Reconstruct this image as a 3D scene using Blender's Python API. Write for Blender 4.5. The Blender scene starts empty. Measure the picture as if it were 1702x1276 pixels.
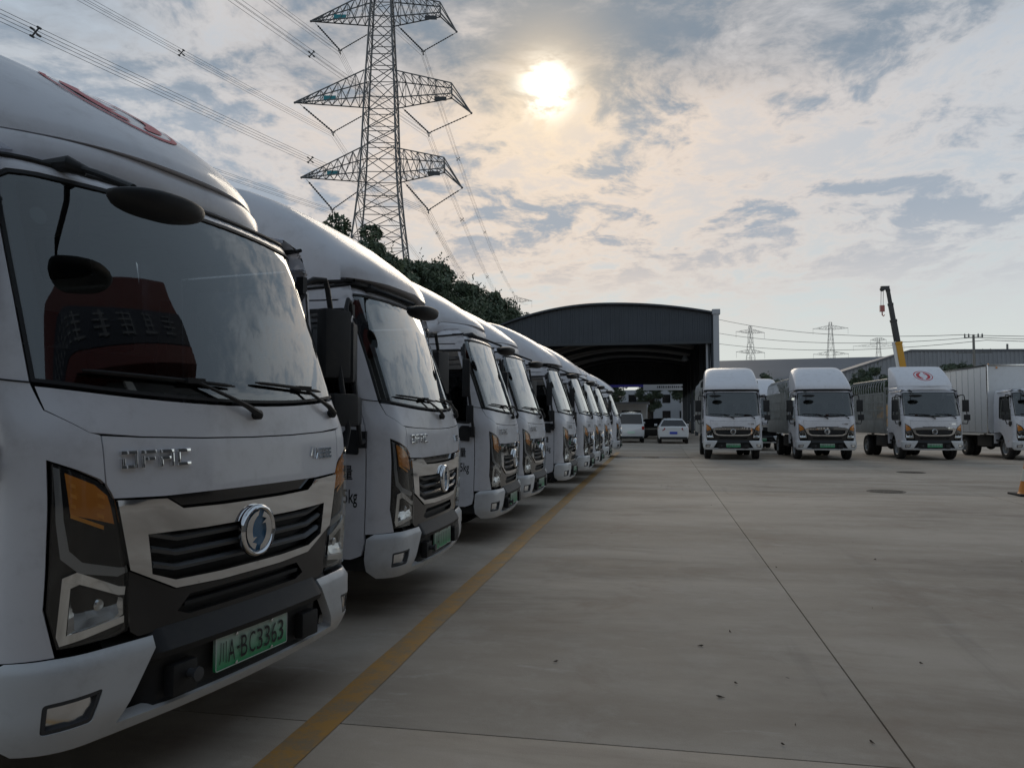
import bpy, bmesh, math, random
import numpy as np
from mathutils import Vector, Matrix, geometry

scene = bpy.context.scene
COL = scene.collection
R_ = math.radians
PI = math.pi

# ------------------------------------------------------------------ camera
CAM_H = 1.45
cam_data = bpy.data.cameras.new("camera")
cam_data.sensor_width = 36.0
cam_data.lens = 36.0 * 1280.0 / 1702.0
cam_data.clip_start = 0.05
cam_data.clip_end = 3000.0
cam = bpy.data.objects.new("camera", cam_data)
cam.location = (0.0, 0.0, CAM_H)
cam.rotation_euler = (R_(90 + 2.594), 0.0, R_(10.782))
COL.objects.link(cam)
scene.camera = cam

# ------------------------------------------------------------------ sky and sun
SUN_DIR = Vector((-0.1305, 0.9076, 0.3991)).normalized()
SUN_EL = math.asin(SUN_DIR.z)
SUN_AZ = math.atan2(SUN_DIR.x, SUN_DIR.y)          # from +Y towards +X

world = bpy.data.worlds.new("World")
scene.world = world
world.use_nodes = True
wn = world.node_tree
wn.nodes.clear()


class NG:
    """small helper that writes node graphs"""
    def __init__(s, tree):
        s.t = tree

    def n(s, kind, **kw):
        nd = s.t.nodes.new(kind)
        for k, v in kw.items():
            setattr(nd, k, v)
        return nd

    def put(s, sock, v):
        if isinstance(v, bpy.types.NodeSocket):
            s.t.links.new(v, sock)
        elif v is not None:
            sock.default_value = v

    def math(s, op, a, b=None, c=None, clamp=False):
        nd = s.n("ShaderNodeMath", operation=op, use_clamp=clamp)
        s.put(nd.inputs[0], a)
        if b is not None:
            s.put(nd.inputs[1], b)
        if c is not None:
            s.put(nd.inputs[2], c)
        return nd.outputs[0]

    def vmath(s, op, a, b=None):
        nd = s.n("ShaderNodeVectorMath", operation=op)
        s.put(nd.inputs[0], a)
        if b is not None:
            s.put(nd.inputs[1], b)
        return nd.outputs["Value"] if op in ("DOT_PRODUCT", "LENGTH") else nd.outputs[0]

    def mix(s, f, a, b, mode="MIX"):
        nd = s.n("ShaderNodeMix", data_type="RGBA", blend_type=mode)
        s.put(nd.inputs[0], f)
        s.put(nd.inputs[6], a if not isinstance(a, tuple) else (*a, 1)[:4])
        s.put(nd.inputs[7], b if not isinstance(b, tuple) else (*b, 1)[:4])
        return nd.outputs[2]

    def ramp(s, f, lo, hi, smooth=True):
        nd = s.n("ShaderNodeMapRange", interpolation_type="SMOOTHSTEP" if smooth else "LINEAR")
        s.put(nd.inputs[0], f)
        nd.inputs[1].default_value = lo
        nd.inputs[2].default_value = hi
        return nd.outputs[0]

    def noise(s, vec, scale, detail=4, rough=.55, dist=0.0, w=None):
        nd = s.n("ShaderNodeTexNoise")
        if w is not None:
            nd.noise_dimensions = "4D"
            nd.inputs["W"].default_value = w
        s.put(nd.inputs["Vector"], vec)
        nd.inputs["Scale"].default_value = scale
        nd.inputs["Detail"].default_value = detail
        nd.inputs["Roughness"].default_value = rough
        nd.inputs["Distortion"].default_value = dist
        return nd.outputs[0]

    def comb(s, x, y, z):
        nd = s.n("ShaderNodeCombineXYZ")
        for i, v in enumerate((x, y, z)):
            s.put(nd.inputs[i], v)
        return nd.outputs[0]


g = NG(wn)
tc = g.n("ShaderNodeTexCoord")
dirv = g.vmath("NORMALIZE", tc.outputs["Generated"])
sep = g.n("ShaderNodeSeparateXYZ")
wn.links.new(dirv, sep.inputs[0])
dz = sep.outputs[2]
dzc = g.math("MAXIMUM", dz, 0.0)
den = g.math("ADD", dzc, 0.16)
cu = g.math("DIVIDE", sep.outputs[0], den)
cv = g.math("DIVIDE", sep.outputs[1], den)
cp = g.comb(cu, cv, 0.0)
# clear air behind the clouds
sky = g.n("ShaderNodeTexSky", sky_type="NISHITA")
sky.sun_disc = False
sky.sun_elevation = SUN_EL
sky.sun_rotation = SUN_AZ
sky.air_density = 1.6
sky.dust_density = 2.5
sky.altitude = 100
WS = 0.10                                            # background strength
# colours are linear radiance / WS
def rad(r, gg, b):
    def l(c):
        c /= 255.0
        return (c / 12.92 if c <= .04045 else ((c + .055) / 1.055) ** 2.4) / WS
    return (l(r), l(gg), l(b), 1)
sund = g.vmath("DOT_PRODUCT", dirv, tuple(SUN_DIR))
sunc = g.math("MAXIMUM", sund, 0.0)
SEED_BIG = 15.07
# domain warp for ragged clouds
wv = g.n("ShaderNodeTexNoise")
wn.links.new(cp, wv.inputs["Vector"])
wv.inputs["Scale"].default_value = 1.9
wv.inputs["Detail"].default_value = 3
wofs = g.vmath("SCALE", g.vmath("SUBTRACT", wv.outputs["Color"], (.5, .5, .5)))
wofs.node.inputs["Scale"].default_value = 0.30
cpw = g.vmath("ADD", cp, wofs)
SKY_OFF = (0.0, 0.0, 0.0)
cpo = g.vmath("ADD", cpw, SKY_OFF)
big = g.noise(cpo, 0.85, 2, .5, w=SEED_BIG)           # large dark banks
mid = g.noise(cpo, 3.3, 5, .62, w=1.7)                # broken lumps
fine = g.noise(cpo, 9.5, 5, .68, w=5.3)               # wisps
# base: hazy veil, bright and slightly green low down, blue grey higher up
el1 = g.ramp(dz, 0.02, 0.34)
base = g.mix(el1, rad(203, 209, 206), rad(168, 181, 194))
veil = g.mix(0.985, sky.outputs[0], base)
veil = g.mix(g.math("MULTIPLY", g.math("POWER", sunc, 14.0), g.math("MULTIPLY", g.ramp(dz, .12, .26), .75)), veil, rad(222, 207, 194))
# warm lit cloud, strongest towards the sun
warm = g.math("POWER", sunc, 11.0)
warm2 = g.math("POWER", sunc, 60.0)
lit = g.mix(warm, rad(192, 197, 202), rad(230, 208, 189))
lit = g.mix(warm2, lit, rad(250, 226, 196))
dark = g.mix(warm, rad(128, 142, 157), rad(121, 134, 147))
dens = g.math("ADD", g.math("MULTIPLY", mid, .55), g.math("MULTIPLY", fine, .45))
# lit wisps fill the middle sky
wisp = g.math("MULTIPLY", g.ramp(dens, .38, .56), g.ramp(dz, .06, .20))
c1 = g.mix(g.math("MULTIPLY", wisp, .90), veil, lit)
# small grey lumps break it up
lump = g.ramp(g.math("ADD", g.math("MULTIPLY", mid, .9), g.math("MULTIPLY", fine, .6)), .70, .88)
lump = g.math("MULTIPLY", lump, g.ramp(dz, .12, .25))
lumpc = g.mix(.42, dark, rad(178, 188, 200))
c2 = g.mix(g.math("MULTIPLY", lump, .92), c1, lumpc)
# dark bank overhead, ragged lower edge
bank = g.math("ADD", g.math("ADD", big, g.math("MULTIPLY", g.math("SUBTRACT", dens, .5), .75)),
              g.math("MULTIPLY", g.ramp(dz, .45, .80), .30))
bank = g.ramp(bank, .35, .57)
bank = g.math("MULTIPLY", bank, g.ramp(g.math("ADD", dz, g.math("MULTIPLY", g.math("SUBTRACT", dens, .5), .30)), .345, .45))
c3 = g.mix(g.math("MULTIPLY", bank, .95), c2, dark)
# the sun behind a gap
gapn = g.noise(cpo, 15.0, 4, .6, w=8.4)
hole = g.math("MULTIPLY", g.math("POWER", sunc, 3200.0), g.math("MULTIPLY", g.math("ADD", g.ramp(gapn, .36, .60), .10), 1.5), clamp=True)
glow = g.math("POWER", sunc, 330.0)
c4 = g.mix(g.math("MULTIPLY", glow, .60), c3, rad(250, 226, 190))
hot = g.n("ShaderNodeRGB")
hot.outputs[0].default_value = (20, 18.5, 15.5, 1)
c5 = g.mix(hole, c4, hot.outputs[0])
# below the horizon: dull ground tone
c6 = g.mix(g.ramp(dz, -.03, 0.0), rad(120, 122, 118), c5)
bg = g.n("ShaderNodeBackground")
wn.links.new(c6, bg.inputs[0])
bg.inputs[1].default_value = WS
wo = g.n("ShaderNodeOutputWorld")
wn.links.new(bg.outputs[0], wo.inputs[0])

sl = bpy.data.lights.new("sun", "SUN")
sl.energy = 0.5
sl.angle = R_(26)
sl.color = (1.0, .86, .68)
sun = bpy.data.objects.new("sun", sl)
sun.rotation_euler = (-SUN_DIR).to_track_quat("-Z", "Y").to_euler()
sun.location = (0, 0, 60)
COL.objects.link(sun)

scene.view_settings.view_transform = "Standard"
scene.view_settings.look = "None"
scene.view_settings.exposure = 0.18
scene.view_settings.gamma = 1.0
scene.view_settings.use_curve_mapping = False
scene.render.engine = "CYCLES"
scene.cycles.max_bounces = 8
scene.cycles.transparent_max_bounces = 12

# ------------------------------------------------------------------ materials
MATS = {}


def mat(name, col, rough=.5, metal=0.0, coat=0.0, spec=.5, var=0.0, vscale=3.0, bump=0.0, bscale=40.0, emit=None, trans=0.0, dirt=0.0):
    if name in MATS:
        return MATS[name]
    m = bpy.data.materials.new(name)
    m.use_nodes = True
    nt = m.node_tree
    b = nt.nodes["Principled BSDF"]
    q = NG(nt)
    b.inputs["Roughness"].default_value = rough
    b.inputs["Metallic"].default_value = metal
    b.inputs["Coat Weight"].default_value = coat
    b.inputs["Coat Roughness"].default_value = .06
    b.inputs["Specular IOR Level"].default_value = spec
    b.inputs["Transmission Weight"].default_value = trans
    geo = q.n("ShaderNodeNewGeometry")
    pos = geo.outputs["Position"]
    c = (*col, 1)
    if var > 0:
        nz = q.noise(pos, vscale, 5, .6)
        c = q.mix(q.ramp(nz, .3, .7), tuple(x * (1 - var) for x in col), tuple(min(1, x * (1 + var)) for x in col))
    if dirt > 0:
        nz2 = q.noise(pos, 6.0, 6, .7, w=2.0)
        f = q.math("MULTIPLY", q.ramp(nz2, .45, .80), .5)
        c = q.mix(q.math("MULTIPLY", f, dirt), c if isinstance(c, bpy.types.NodeSocket) else tuple(col), (.16, .13, .10))
        rr = q.math("ADD", q.math("MULTIPLY", f, .4 * dirt), rough)
        nt.links.new(rr, b.inputs["Roughness"])
    q.put(b.inputs["Base Color"], c)
    if bump > 0:
        nb = q.noise(pos, bscale, 4, .6)
        bp = q.n("ShaderNodeBump")
        bp.inputs["Strength"].default_value = bump
        bp.inputs["Distance"].default_value = .01
        nt.links.new(nb, bp.inputs["Height"])
        nt.links.new(bp.outputs[0], b.inputs["Normal"])
    if emit:
        b.inputs["Emission Color"].default_value = (*emit[0], 1)
        b.inputs["Emission Strength"].default_value = emit[1]
    MATS[name] = m
    return m


def glass_mat(name, tint, ior=1.65, rough=.015, refl=2.9):
    """thin sheet: tinted straight-through plus Fresnel reflection"""
    if name in MATS:
        return MATS[name]
    m = bpy.data.materials.new(name)
    m.use_nodes = True
    nt = m.node_tree
    nt.nodes.clear()
    q = NG(nt)
    tr = q.n("ShaderNodeBsdfTransparent")
    tr.inputs[0].default_value = (*tint, 1)
    gl = q.n("ShaderNodeBsdfGlossy")
    gl.inputs["Roughness"].default_value = rough
    gl.inputs[0].default_value = (.95, .97, .96, 1)
    fr = q.n("ShaderNodeFresnel")
    fr.inputs[0].default_value = ior
    mx = q.n("ShaderNodeMixShader")
    # two faces of one sheet reflect about 2F/(1+F)
    f2 = q.math("DIVIDE", q.math("MULTIPLY", fr.outputs[0], refl), q.math("ADD", fr.outputs[0], 1.0), clamp=True)
    nt.links.new(f2, mx.inputs[0])
    nt.links.new(tr.outputs[0], mx.inputs[1])
    nt.links.new(gl.outputs[0], mx.inputs[2])
    out = q.n("ShaderNodeOutputMaterial")
    nt.links.new(mx.outputs[0], out.inputs[0])
    MATS[name] = m
    return m


mat("paint", (.75, .75, .785), .36, 0, .35, .5, dirt=.5)
mat("paint_bumper", (.64, .65, .66), .36, 0, .4, .5, dirt=.55)
mat("black_plastic", (.018, .019, .021), .55, 0, 0, .4, bump=.15, bscale=300, dirt=.25)
mat("gloss_black", (.010, .010, .012), .12, 0, .5)
mat("dark_grey", (.055, .057, .062), .42, 0, 0, .5)
mat("slat_grey", (.11, .115, .12), .35, .3)
mat("rubber", (.016, .016, .017), .8, dirt=.5)
mat("seal", (.012, .012, .013), .6)
mat("chrome", (.80, .81, .82), .05, 1.0)
mat("chrome_dull", (.78, .79, .80), .20, 1.0)
mat("steel", (.30, .31, .32), .45, .8, var=.15)
mat("rim_steel", (.36, .37, .38), .42, .5, dirt=.6)
mat("blue_enamel", (.05, .15, .27), .25, 0, .5)
mat("amber", (.72, .26, .035), .22, 0, .8, emit=None)
mat("amber_inner", (.85, .36, .06), .35, 0, .5)
mat("lens_grey", (.34, .35, .36), .2, .5, .6)
mat("red_lens", (.30, .012, .010), .15, 0, .8)
mat("red_vinyl", (.52, .025, .035), .4)
mat("black_vinyl", (.012, .012, .014), .5)
mat("plate_green", (.05, .42, .20), .4)
mat("plate_white", (.55, .72, .62), .4)
mat("plate_blue", (.03, .06, .42), .4)
mat("interior", (.035, .035, .038), .75)
mat("seat_fabric", (.06, .06, .065), .9)
mat("belt", (.20, .20, .20), .8)
mat("white_plain", (.72, .73, .74), .5)
mat("stake", (.33, .34, .33), .5, .1, var=.12, dirt=.7)
mat("chassis", (.02, .021, .023), .6, dirt=.6)
mat("box_white", (.70, .71, .72), .45, dirt=.3)
glass_mat("glass", (.42, .46, .46), 1.55)
glass_mat("glass_dark", (.16, .18, .19), 1.5)
glass_mat("lens_clear", (.97, .98, .98), 1.4, .01, 1.0)

# the licence plate fades from pale to green
pm = mat("plate_grad", (.1, .5, .3), .4)
q = NG(pm.node_tree)
tcn = q.n("ShaderNodeTexCoord")
sp = q.n("ShaderNodeSeparateXYZ")
pm.node_tree.links.new(tcn.outputs["Generated"], sp.inputs[0])
pc = q.mix(q.ramp(sp.outputs[2], .05, .95, False), (.02, .36, .13), (.50, .60, .54))
pm.node_tree.links.new(pc, pm.node_tree.nodes["Principled BSDF"].inputs["Base Color"])


# ------------------------------------------------------------------ mesh helpers
class MB:
    """collects geometry for one mesh; n holds a normal per vertex or None"""
    def __init__(s):
        s.v, s.f, s.m, s.n = [], [], [], []

    def add(s, vs, fs, mi=0, ns=None):
        o = len(s.v)
        s.v += [tuple(x) for x in vs]
        s.n += list(ns) if ns is not None else [None] * len(vs)
        s.f += [tuple(i + o for i in f) for f in fs]
        s.m += [mi] * len(fs)
        return s

    def box(s, c, size, rot=None, mi=0):
        hx, hy, hz = (x / 2 for x in size)
        vs = [Vector((x, y, z)) for x in (-hx, hx) for y in (-hy, hy) for z in (-hz, hz)]
        if rot is not None:
            M = rot if isinstance(rot, Matrix) else Matrix.Rotation(rot, 3, "Z")
            vs = [M @ v for v in vs]
        c = Vector(c)
        return s.add([c + v for v in vs], [(0, 1, 3, 2), (4, 6, 7, 5), (0, 4, 5, 1), (2, 3, 7, 6), (0, 2, 6, 4), (1, 5, 7, 3)], mi)

    def boxr(s, lo, hi, mi=0):
        return s.box([(a + b) / 2 for a, b in zip(lo, hi)], [abs(b - a) for a, b in zip(lo, hi)], None, mi)

    def beam(s, a, b, w, h=None, mi=0):
        a, b = Vector(a), Vector(b)
        d = b - a
        L = d.length
        if L < 1e-6:
            return s
        M = d.to_track_quat("X", "Z").to_matrix()
        return s.box((a + b) / 2, (L, w, h or w), M, mi)

    def tube(s, pts, r, n=8, cap=True, mi=0):
        pts = [Vector(p) for p in pts]
        rr = r if isinstance(r, (list, tuple)) else [r] * len(pts)
        rings, up = [], None
        for i, p in enumerate(pts):
            d = (pts[min(i + 1, len(pts) - 1)] - pts[max(i - 1, 0)]).normalized()
            if up is None:
                up = Vector((0, 0, 1)) if abs(d.z) < .9 else Vector((1, 0, 0))
            x = d.cross(up).normalized()
            up = x.cross(d).normalized()
            rings.append([p + rr[i] * (math.cos(2 * PI * k / n) * x + math.sin(2 * PI * k / n) * up) for k in range(n)])
        return s.loft(rings, cap, True, mi)

    def loft(s, rings, cap=True, closed=True, mi=0):
        n = len(rings[0])
        vs = [p for r in rings for p in r]
        fs = []
        for i in range(len(rings) - 1):
            for k in range(n if closed else n - 1):
                k2 = (k + 1) % n
                fs.append((i * n + k, i * n + k2, (i + 1) * n + k2, (i + 1) * n + k))
        if cap:
            fs.append(tuple(range(n))[::-1])
            fs.append(tuple((len(rings) - 1) * n + k for k in range(n)))
        return s.add(vs, fs, mi)

    def lathe(s, prof, c=(0, 0, 0), axis="Z", n=24, mi=0, cap=False):
        """prof: list of (radius, height along the axis)"""
        c = Vector(c)
        rings = []
        for r, h in prof:
            ring = []
            for k in range(n):
                a = 2 * PI * k / n
                u, w = r * math.cos(a), r * math.sin(a)
                p = {"Z": (u, w, h), "Y": (u, h, w), "X": (h, u, w)}[axis]
                ring.append(c + Vector(p))
            rings.append(ring)
        return s.loft(rings, cap, True, mi)

    def prism(s, poly, fn0, fn1, mi=0):
        """closed 2-D polygon, mapped by fn0 (back) and fn1 (front)"""
        n = len(poly)
        tri = geometry.tessellate_polygon([[Vector((p[0], p[1], 0)) for p in poly]])
        vs = [fn0(*p) for p in poly] + [fn1(*p) for p in poly]
        fs = [tuple(t) for t in tri] + [tuple(i + n for i in t)[::-1] for t in tri]
        fs += [(i, (i + 1) % n, n + (i + 1) % n, n + i) for i in range(n)]
        return s.add(vs, fs, mi)

    def ball(s, c, r, n=10, mi=0, sc=(1, 1, 1)):
        c = Vector(c)
        rings = []
        for i in range(n + 1):
            t = PI * i / n
            rr = max(math.sin(t), 1e-3) * r
            rings.append([c + Vector((rr * math.cos(2 * PI * k / (2 * n)) * sc[0], rr * math.sin(2 * PI * k / (2 * n)) * sc[1], -math.cos(t) * r * sc[2])) for k in range(2 * n)])
        return s.loft(rings, True, True, mi)

    def mesh(s, name, mats, angle=35, bevel=0.0, flat=False):
        me = bpy.data.meshes.new(name)
        me.from_pydata(s.v, [], s.f)
        if isinstance(mats, str):
            mats = [mats]
        for m in mats:
            me.materials.append(MATS[m])
        if len(mats) > 1:
            me.polygons.foreach_set("material_index", s.m)
        bm = bmesh.new()
        bm.from_mesh(me)
        custom = any(x is not None for x in s.n)
        if not custom:
            bmesh.ops.recalc_face_normals(bm, faces=bm.faces)
            if bevel > 0:
                es = [e for e in bm.edges if len(e.link_faces) == 2 and e.calc_face_angle(0) > R_(40)]
                bmesh.ops.bevel(bm, geom=es, offset=bevel, segments=2, profile=.7, affect="EDGES", clamp_overlap=True)
            bm.to_mesh(me)
        bm.free()
        if not flat:
            me.polygons.foreach_set("use_smooth", [True] * len(me.polygons))
            if custom:
                vn = [v.normal for v in me.vertices]
                me.normals_split_custom_set_from_vertices([n if n is not None else vn[i] for i, n in enumerate(s.n)])
            else:
                me.set_sharp_from_angle(angle=R_(angle))
        me.update()
        return me


def obj(name, me, parent=None, loc=None):
    o = bpy.data.objects.new(name, me)
    COL.objects.link(o)
    if parent is not None:
        o.parent = parent
    if loc is not None:
        o.location = loc
    return o


def empty(name, loc=(0, 0, 0), rz=0.0):
    o = bpy.data.objects.new(name, None)
    o.empty_display_size = .3
    o.location = loc
    o.rotation_euler = (0, 0, rz)
    COL.objects.link(o)
    return o


def tag(o, label, cat, group=None, kind=None):
    if label:
        o["label"] = label
    if cat:
        o["category"] = cat
    if group:
        o["group"] = group
    if kind:
        o["kind"] = kind
    return o


def text_poly(body, size=1.0, bold=0.0):
    """outline of a word as a flat mesh: list of 2-D verts and faces, from the built-in font"""
    c = bpy.data.curves.new("tmp", "FONT")
    c.body = body
    c.size = size
    c.resolution_u = 3
    c.offset = bold
    o = bpy.data.objects.new("tmp", c)
    COL.objects.link(o)
    me = bpy.data.meshes.new_from_object(o.evaluated_get(bpy.context.evaluated_depsgraph_get()))
    vs = [(v.co.x, v.co.y) for v in me.vertices]
    fs = [tuple(p.vertices) for p in me.polygons]
    bpy.data.objects.remove(o)
    bpy.data.curves.remove(c)
    bpy.data.meshes.remove(me)
    return vs, fs


# a template is a list of (name, mesh, parent index, label); copies share the meshes
class Tmpl:
    def __init__(s):
        s.parts = []

    def add(s, name, me, parent=None, label=None):
        s.parts.append((name, me, parent, label))
        return len(s.parts) - 1

    def make(s, name, loc, rz, label, cat, group=None, skip=()):
        root = empty(name, loc, rz)
        tag(root, label, cat, group)
        made = []
        for nm, me, par, lb in s.parts:
            if nm in skip or (par is not None and made[par] is None):
                made.append(None)
                continue
            o = obj(nm, me, root if par is None else made[par])
            if lb:
                o["label"] = lb
            made.append(o)
        return root

# ------------------------------------------------------------------ the cab surface
def make_plan(Rf=6.0, rc=.22, s1=.78, hw=1.0):
    ds = .004
    S, X, Y, th, x, y, s = [0.], [0.], [0.], 0., 0., 0., 0.
    while s < 2.9:
        k = 1 / Rf if s < s1 else (1 / rc if th < PI / 2 else 0)
        th = min(PI / 2, th + k * ds)
        x -= math.sin(th) * ds
        y += math.cos(th) * ds
        s += ds
        S.append(s); X.append(x); Y.append(y)
    sc = hw / max(Y)
    return np.array(S) * sc, np.array(X) * sc, np.array(Y) * sc


PS, PX, PY = make_plan()
ZP = [.25, .62, .9, 1.15, 1.36, 1.42, 1.53, 1.9, 2.2, 2.40, 2.45, 2.485, 2.505]
XP = [-.04, -.075, -.058, -.055, -.070, -.085, -.125, -.245, -.35, -.425, -.46, -.52, -.64]
WP = [1.0, 1.0, 1.0, 1.0, 1.0, 1.0, .995, .984, .970, .955, .94, .91, .85]


def sm(z, zs, vs):
    """piecewise-linear table, gently smoothed"""
    h = .03
    return (np.interp(z - h, zs, vs) + 2 * np.interp(z, zs, vs) + np.interp(z + h, zs, vs)) / 4


def S0(s, z):
    a = abs(s)
    px = np.interp(a, PS, PX)
    py = math.copysign(np.interp(a, PS, PY), s)
    k = min(1, max(0, 1 - (-px - .15) / .32))
    k = k * k * (3 - 2 * k)
    b = min(1, max(0, (z - 1.36) / .22)) * min(1, max(0, (2.52 - z) / .12))       # the glass bows forward
    px = px + .062 * b * b * (3 - 2 * b) * (max(0, 1 - (py / .97) ** 2) - .35)
    x0 = sm(z, ZP, XP)
    lo = max(x0, -.43)
    k2 = min(1, max(0, 1 - (-px - .15) / .9))
    return Vector((lo * k + (x0 - lo) * k2 + px, py * sm(z, ZP, WP), z))


def SN(s, z):
    e = .006
    ds = S0(s + e, z) - S0(s - e, z)
    dz_ = S0(s, z + e) - S0(s, z - e)
    return ds.cross(dz_).normalized()


def S(s, z, o=0.0):
    p = S0(s, z)
    return p + SN(s, z) * o if o else p


def inpoly(P, poly):
    """vectorised even-odd test"""
    x, y = P[:, 0], P[:, 1]
    r = np.zeros(len(P), bool)
    n = len(poly)
    for i in range(n):
        x1, y1 = poly[i]
        x2, y2 = poly[(i + 1) % n]
        c = ((y1 > y) != (y2 > y))
        with np.errstate(divide="ignore", invalid="ignore"):
            xi = (x2 - x1) * (y - y1) / (y2 - y1 + 1e-15) + x1
        r ^= c & (x < xi)
    return r


def dens(poly, step):
    out = []
    n = len(poly)
    for i in range(n):
        a, b = poly[i], poly[(i + 1) % n]
        L = math.hypot(b[0] - a[0], b[1] - a[1])
        k = max(1, int(math.ceil(L / step)))
        for j in range(k):
            t = j / k
            out.append((a[0] + (b[0] - a[0]) * t, a[1] + (b[1] - a[1]) * t))
    return out


def rnd(poly, r, seg=4):
    """round the corners of a polygon; r is one radius or one per corner"""
    n = len(poly)
    out = []
    for i in range(n):
        rr = r[i] if isinstance(r, (list, tuple)) else r
        p = Vector(poly[i]); a = Vector(poly[i - 1]); b = Vector(poly[(i + 1) % n])
        if rr <= 0:
            out.append(tuple(p)); continue
        da, db = (a - p), (b - p)
        t = min(rr, da.length * .48, db.length * .48)
        p1, p2 = p + da.normalized() * t, p + db.normalized() * t
        for j in range(seg + 1):
            u = j / seg
            out.append(tuple((1 - u) ** 2 * p1 + 2 * u * (1 - u) * p + u * u * p2))
    return out


def mir(poly):
    return [(-x, y) for x, y in poly][::-1]


def inset(poly, d):
    """shrink (d>0) a polygon by moving its edges"""
    n = len(poly)
    A = sum(poly[i][0] * poly[(i + 1) % n][1] - poly[(i + 1) % n][0] * poly[i][1] for i in range(n))
    sg = 1 if A > 0 else -1
    out = []
    for i in range(n):
        p = Vector(poly[i]); a = Vector(poly[i - 1]); b = Vector(poly[(i + 1) % n])
        e1, e2 = (p - a).normalized(), (b - p).normalized()
        n1, n2 = Vector((-e1.y, e1.x)) * sg, Vector((-e2.y, e2.x)) * sg
        m = (n1 + n2)
        if m.length < 1e-6:
            m = n1
        m.normalize()
        out.append(tuple(p + m * d / max(.35, m.dot(n1))))
    return out


SL = [x for x in np.arange(-.72, .73, .09)] + [sg * x for sg in (-1, 1) for x in np.arange(.76, 1.2, .03)] + [sg * x for sg in (-1, 1) for x in np.arange(1.23, 2.7, .12)]


def patch(mb, outer, holes=(), off=0.0, skirt=0.012, zst=.06, offn=None, mi=0, fn=None, nf=None, step=.045, grid=None):
    """a piece of curved panel cut to a 2-D outline on the surface, with turned-in edges"""
    fn = fn or S0
    nf = nf or SN
    loops = [dens(list(outer), step)] + [dens(list(h), step) for h in holes]
    allp = np.array(loops[0])
    lo, hi = allp.min(0), allp.max(0)
    gs = [s for s in (grid or SL) if lo[0] < s < hi[0]]
    zz = np.concatenate([np.arange(.02, 2.37, zst), np.arange(2.37, 2.51, .016)])
    G = np.array([(s, z) for s in gs for z in zz if lo[1] < z < hi[1]]).reshape(-1, 2)
    if len(G):
        ok = inpoly(G, loops[0])
        for h in loops[1:]:
            ok &= ~inpoly(G, h)
        bp = np.array([p for l in loops for p in l])
        G = G[ok]
        if len(G):
            d = np.sqrt(((G[:, None, :] - bp[None]) ** 2).sum(2)).min(1)
            G = G[d > .015]
    vs, es = [], []
    for l in loops:
        o = len(vs)
        vs += [Vector(p) for p in l]
        es += [(o + i, o + (i + 1) % len(l)) for i in range(len(l))]
    vs += [Vector(p) for p in G]
    rv, re, rf, *_ = geometry.delaunay_2d_cdt(vs, es, [], 0, 1e-6)
    P = np.array([tuple(v) for v in rv])
    T = [(f[0], f[k], f[k + 1]) for f in rf for k in range(1, len(f) - 1)]
    cen = np.array([P[list(f)].mean(0) for f in T])
    ok = inpoly(cen, loops[0])
    for h in loops[1:]:
        ok &= ~inpoly(cen, h)
    T = [t for t, k in zip(T, ok) if k]

    def pt(s, z, d):
        o = off + (offn(s, z) if offn else 0.0) + d
        return fn(s, z) + nf(s, z) * o
    N = [nf(*p) for p in P]
    V = [pt(p[0], p[1], 0) for p in P]
    fs = []
    for t in T:
        a, b, c = (V[i] for i in t)
        nn = (b - a).cross(c - a)
        fs.append(t if nn.dot(N[t[0]]) > 0 else tuple(reversed(t)))
    mb.add(V, fs, mi, N)
    if skirt:
        for li, l in enumerate(loops):
            n = len(l)
            A = sum(l[i][0] * l[(i + 1) % n][1] - l[(i + 1) % n][0] * l[i][1] for i in range(n))
            sg = (1 if A > 0 else -1) * (1 if li == 0 else -1)
            vv, nn, ff = [], [], []
            for i, p in enumerate(l):
                t = fn(*l[(i + 1) % n]) - fn(*l[i - 1])
                w = (t.cross(nf(*p)) * sg).normalized()
                vv += [pt(p[0], p[1], 0), pt(p[0], p[1], -skirt)]
                nn += [w, w]
            for i in range(n):
                j = (i + 1) % n
                q = (2 * i, 2 * i + 1, 2 * j + 1, 2 * j) if sg > 0 else (2 * i, 2 * j, 2 * j + 1, 2 * i + 1)
                ff.append(q)
            mb.add(vv, ff, mi, nn)
    return mb


def strip(mb, s0, s1, prof, ns=40, mi=0, cap=True, zf=None):
    """sweep a profile [(offset, z)...] along the front surface from s0 to s1"""
    rings = []
    for i in range(ns + 1):
        s = s0 + (s1 - s0) * i / ns
        dzv = zf(s) if zf else 0.0
        rings.append([S(s, z + dzv) + SN(s, min(z + dzv, 2.4)) * o for o, z in prof])
    return mb.loft(rings, cap, True, mi)


def band(poly, w):
    """outer and inner loop of a frame"""
    return poly, inset(poly, w)


# ------------------------------------------------------------------ outlines on the cab front (s across, z up)
WS_BOT = [(-.955 + 1.91 * i / 16, 1.522 + .058 * (abs(-.955 + 1.91 * i / 16) / .955) ** 2) for i in range(17)]
WSH = WS_BOT + [(.956, 1.80), (.957, 2.10), (.956, 2.30), (.948, 2.36), (.91, 2.385), (.80, 2.392), (.5, 2.398), (.25, 2.40), (0, 2.40),
                (-.25, 2.40), (-.5, 2.398), (-.80, 2.392), (-.91, 2.385), (-.948, 2.36), (-.956, 2.30), (-.957, 2.10), (-.956, 1.80)]
HOOD_LOW = [(-.935, 1.482), (-.81, 1.402), (-.6, 1.384), (-.3, 1.374), (0, 1.371), (.3, 1.374), (.6, 1.384), (.81, 1.402), (.935, 1.482)]
HOOD = HOOD_LOW + [(p[0] * .992, p[1] - .016) for p in WS_BOT[::-1]]


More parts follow.
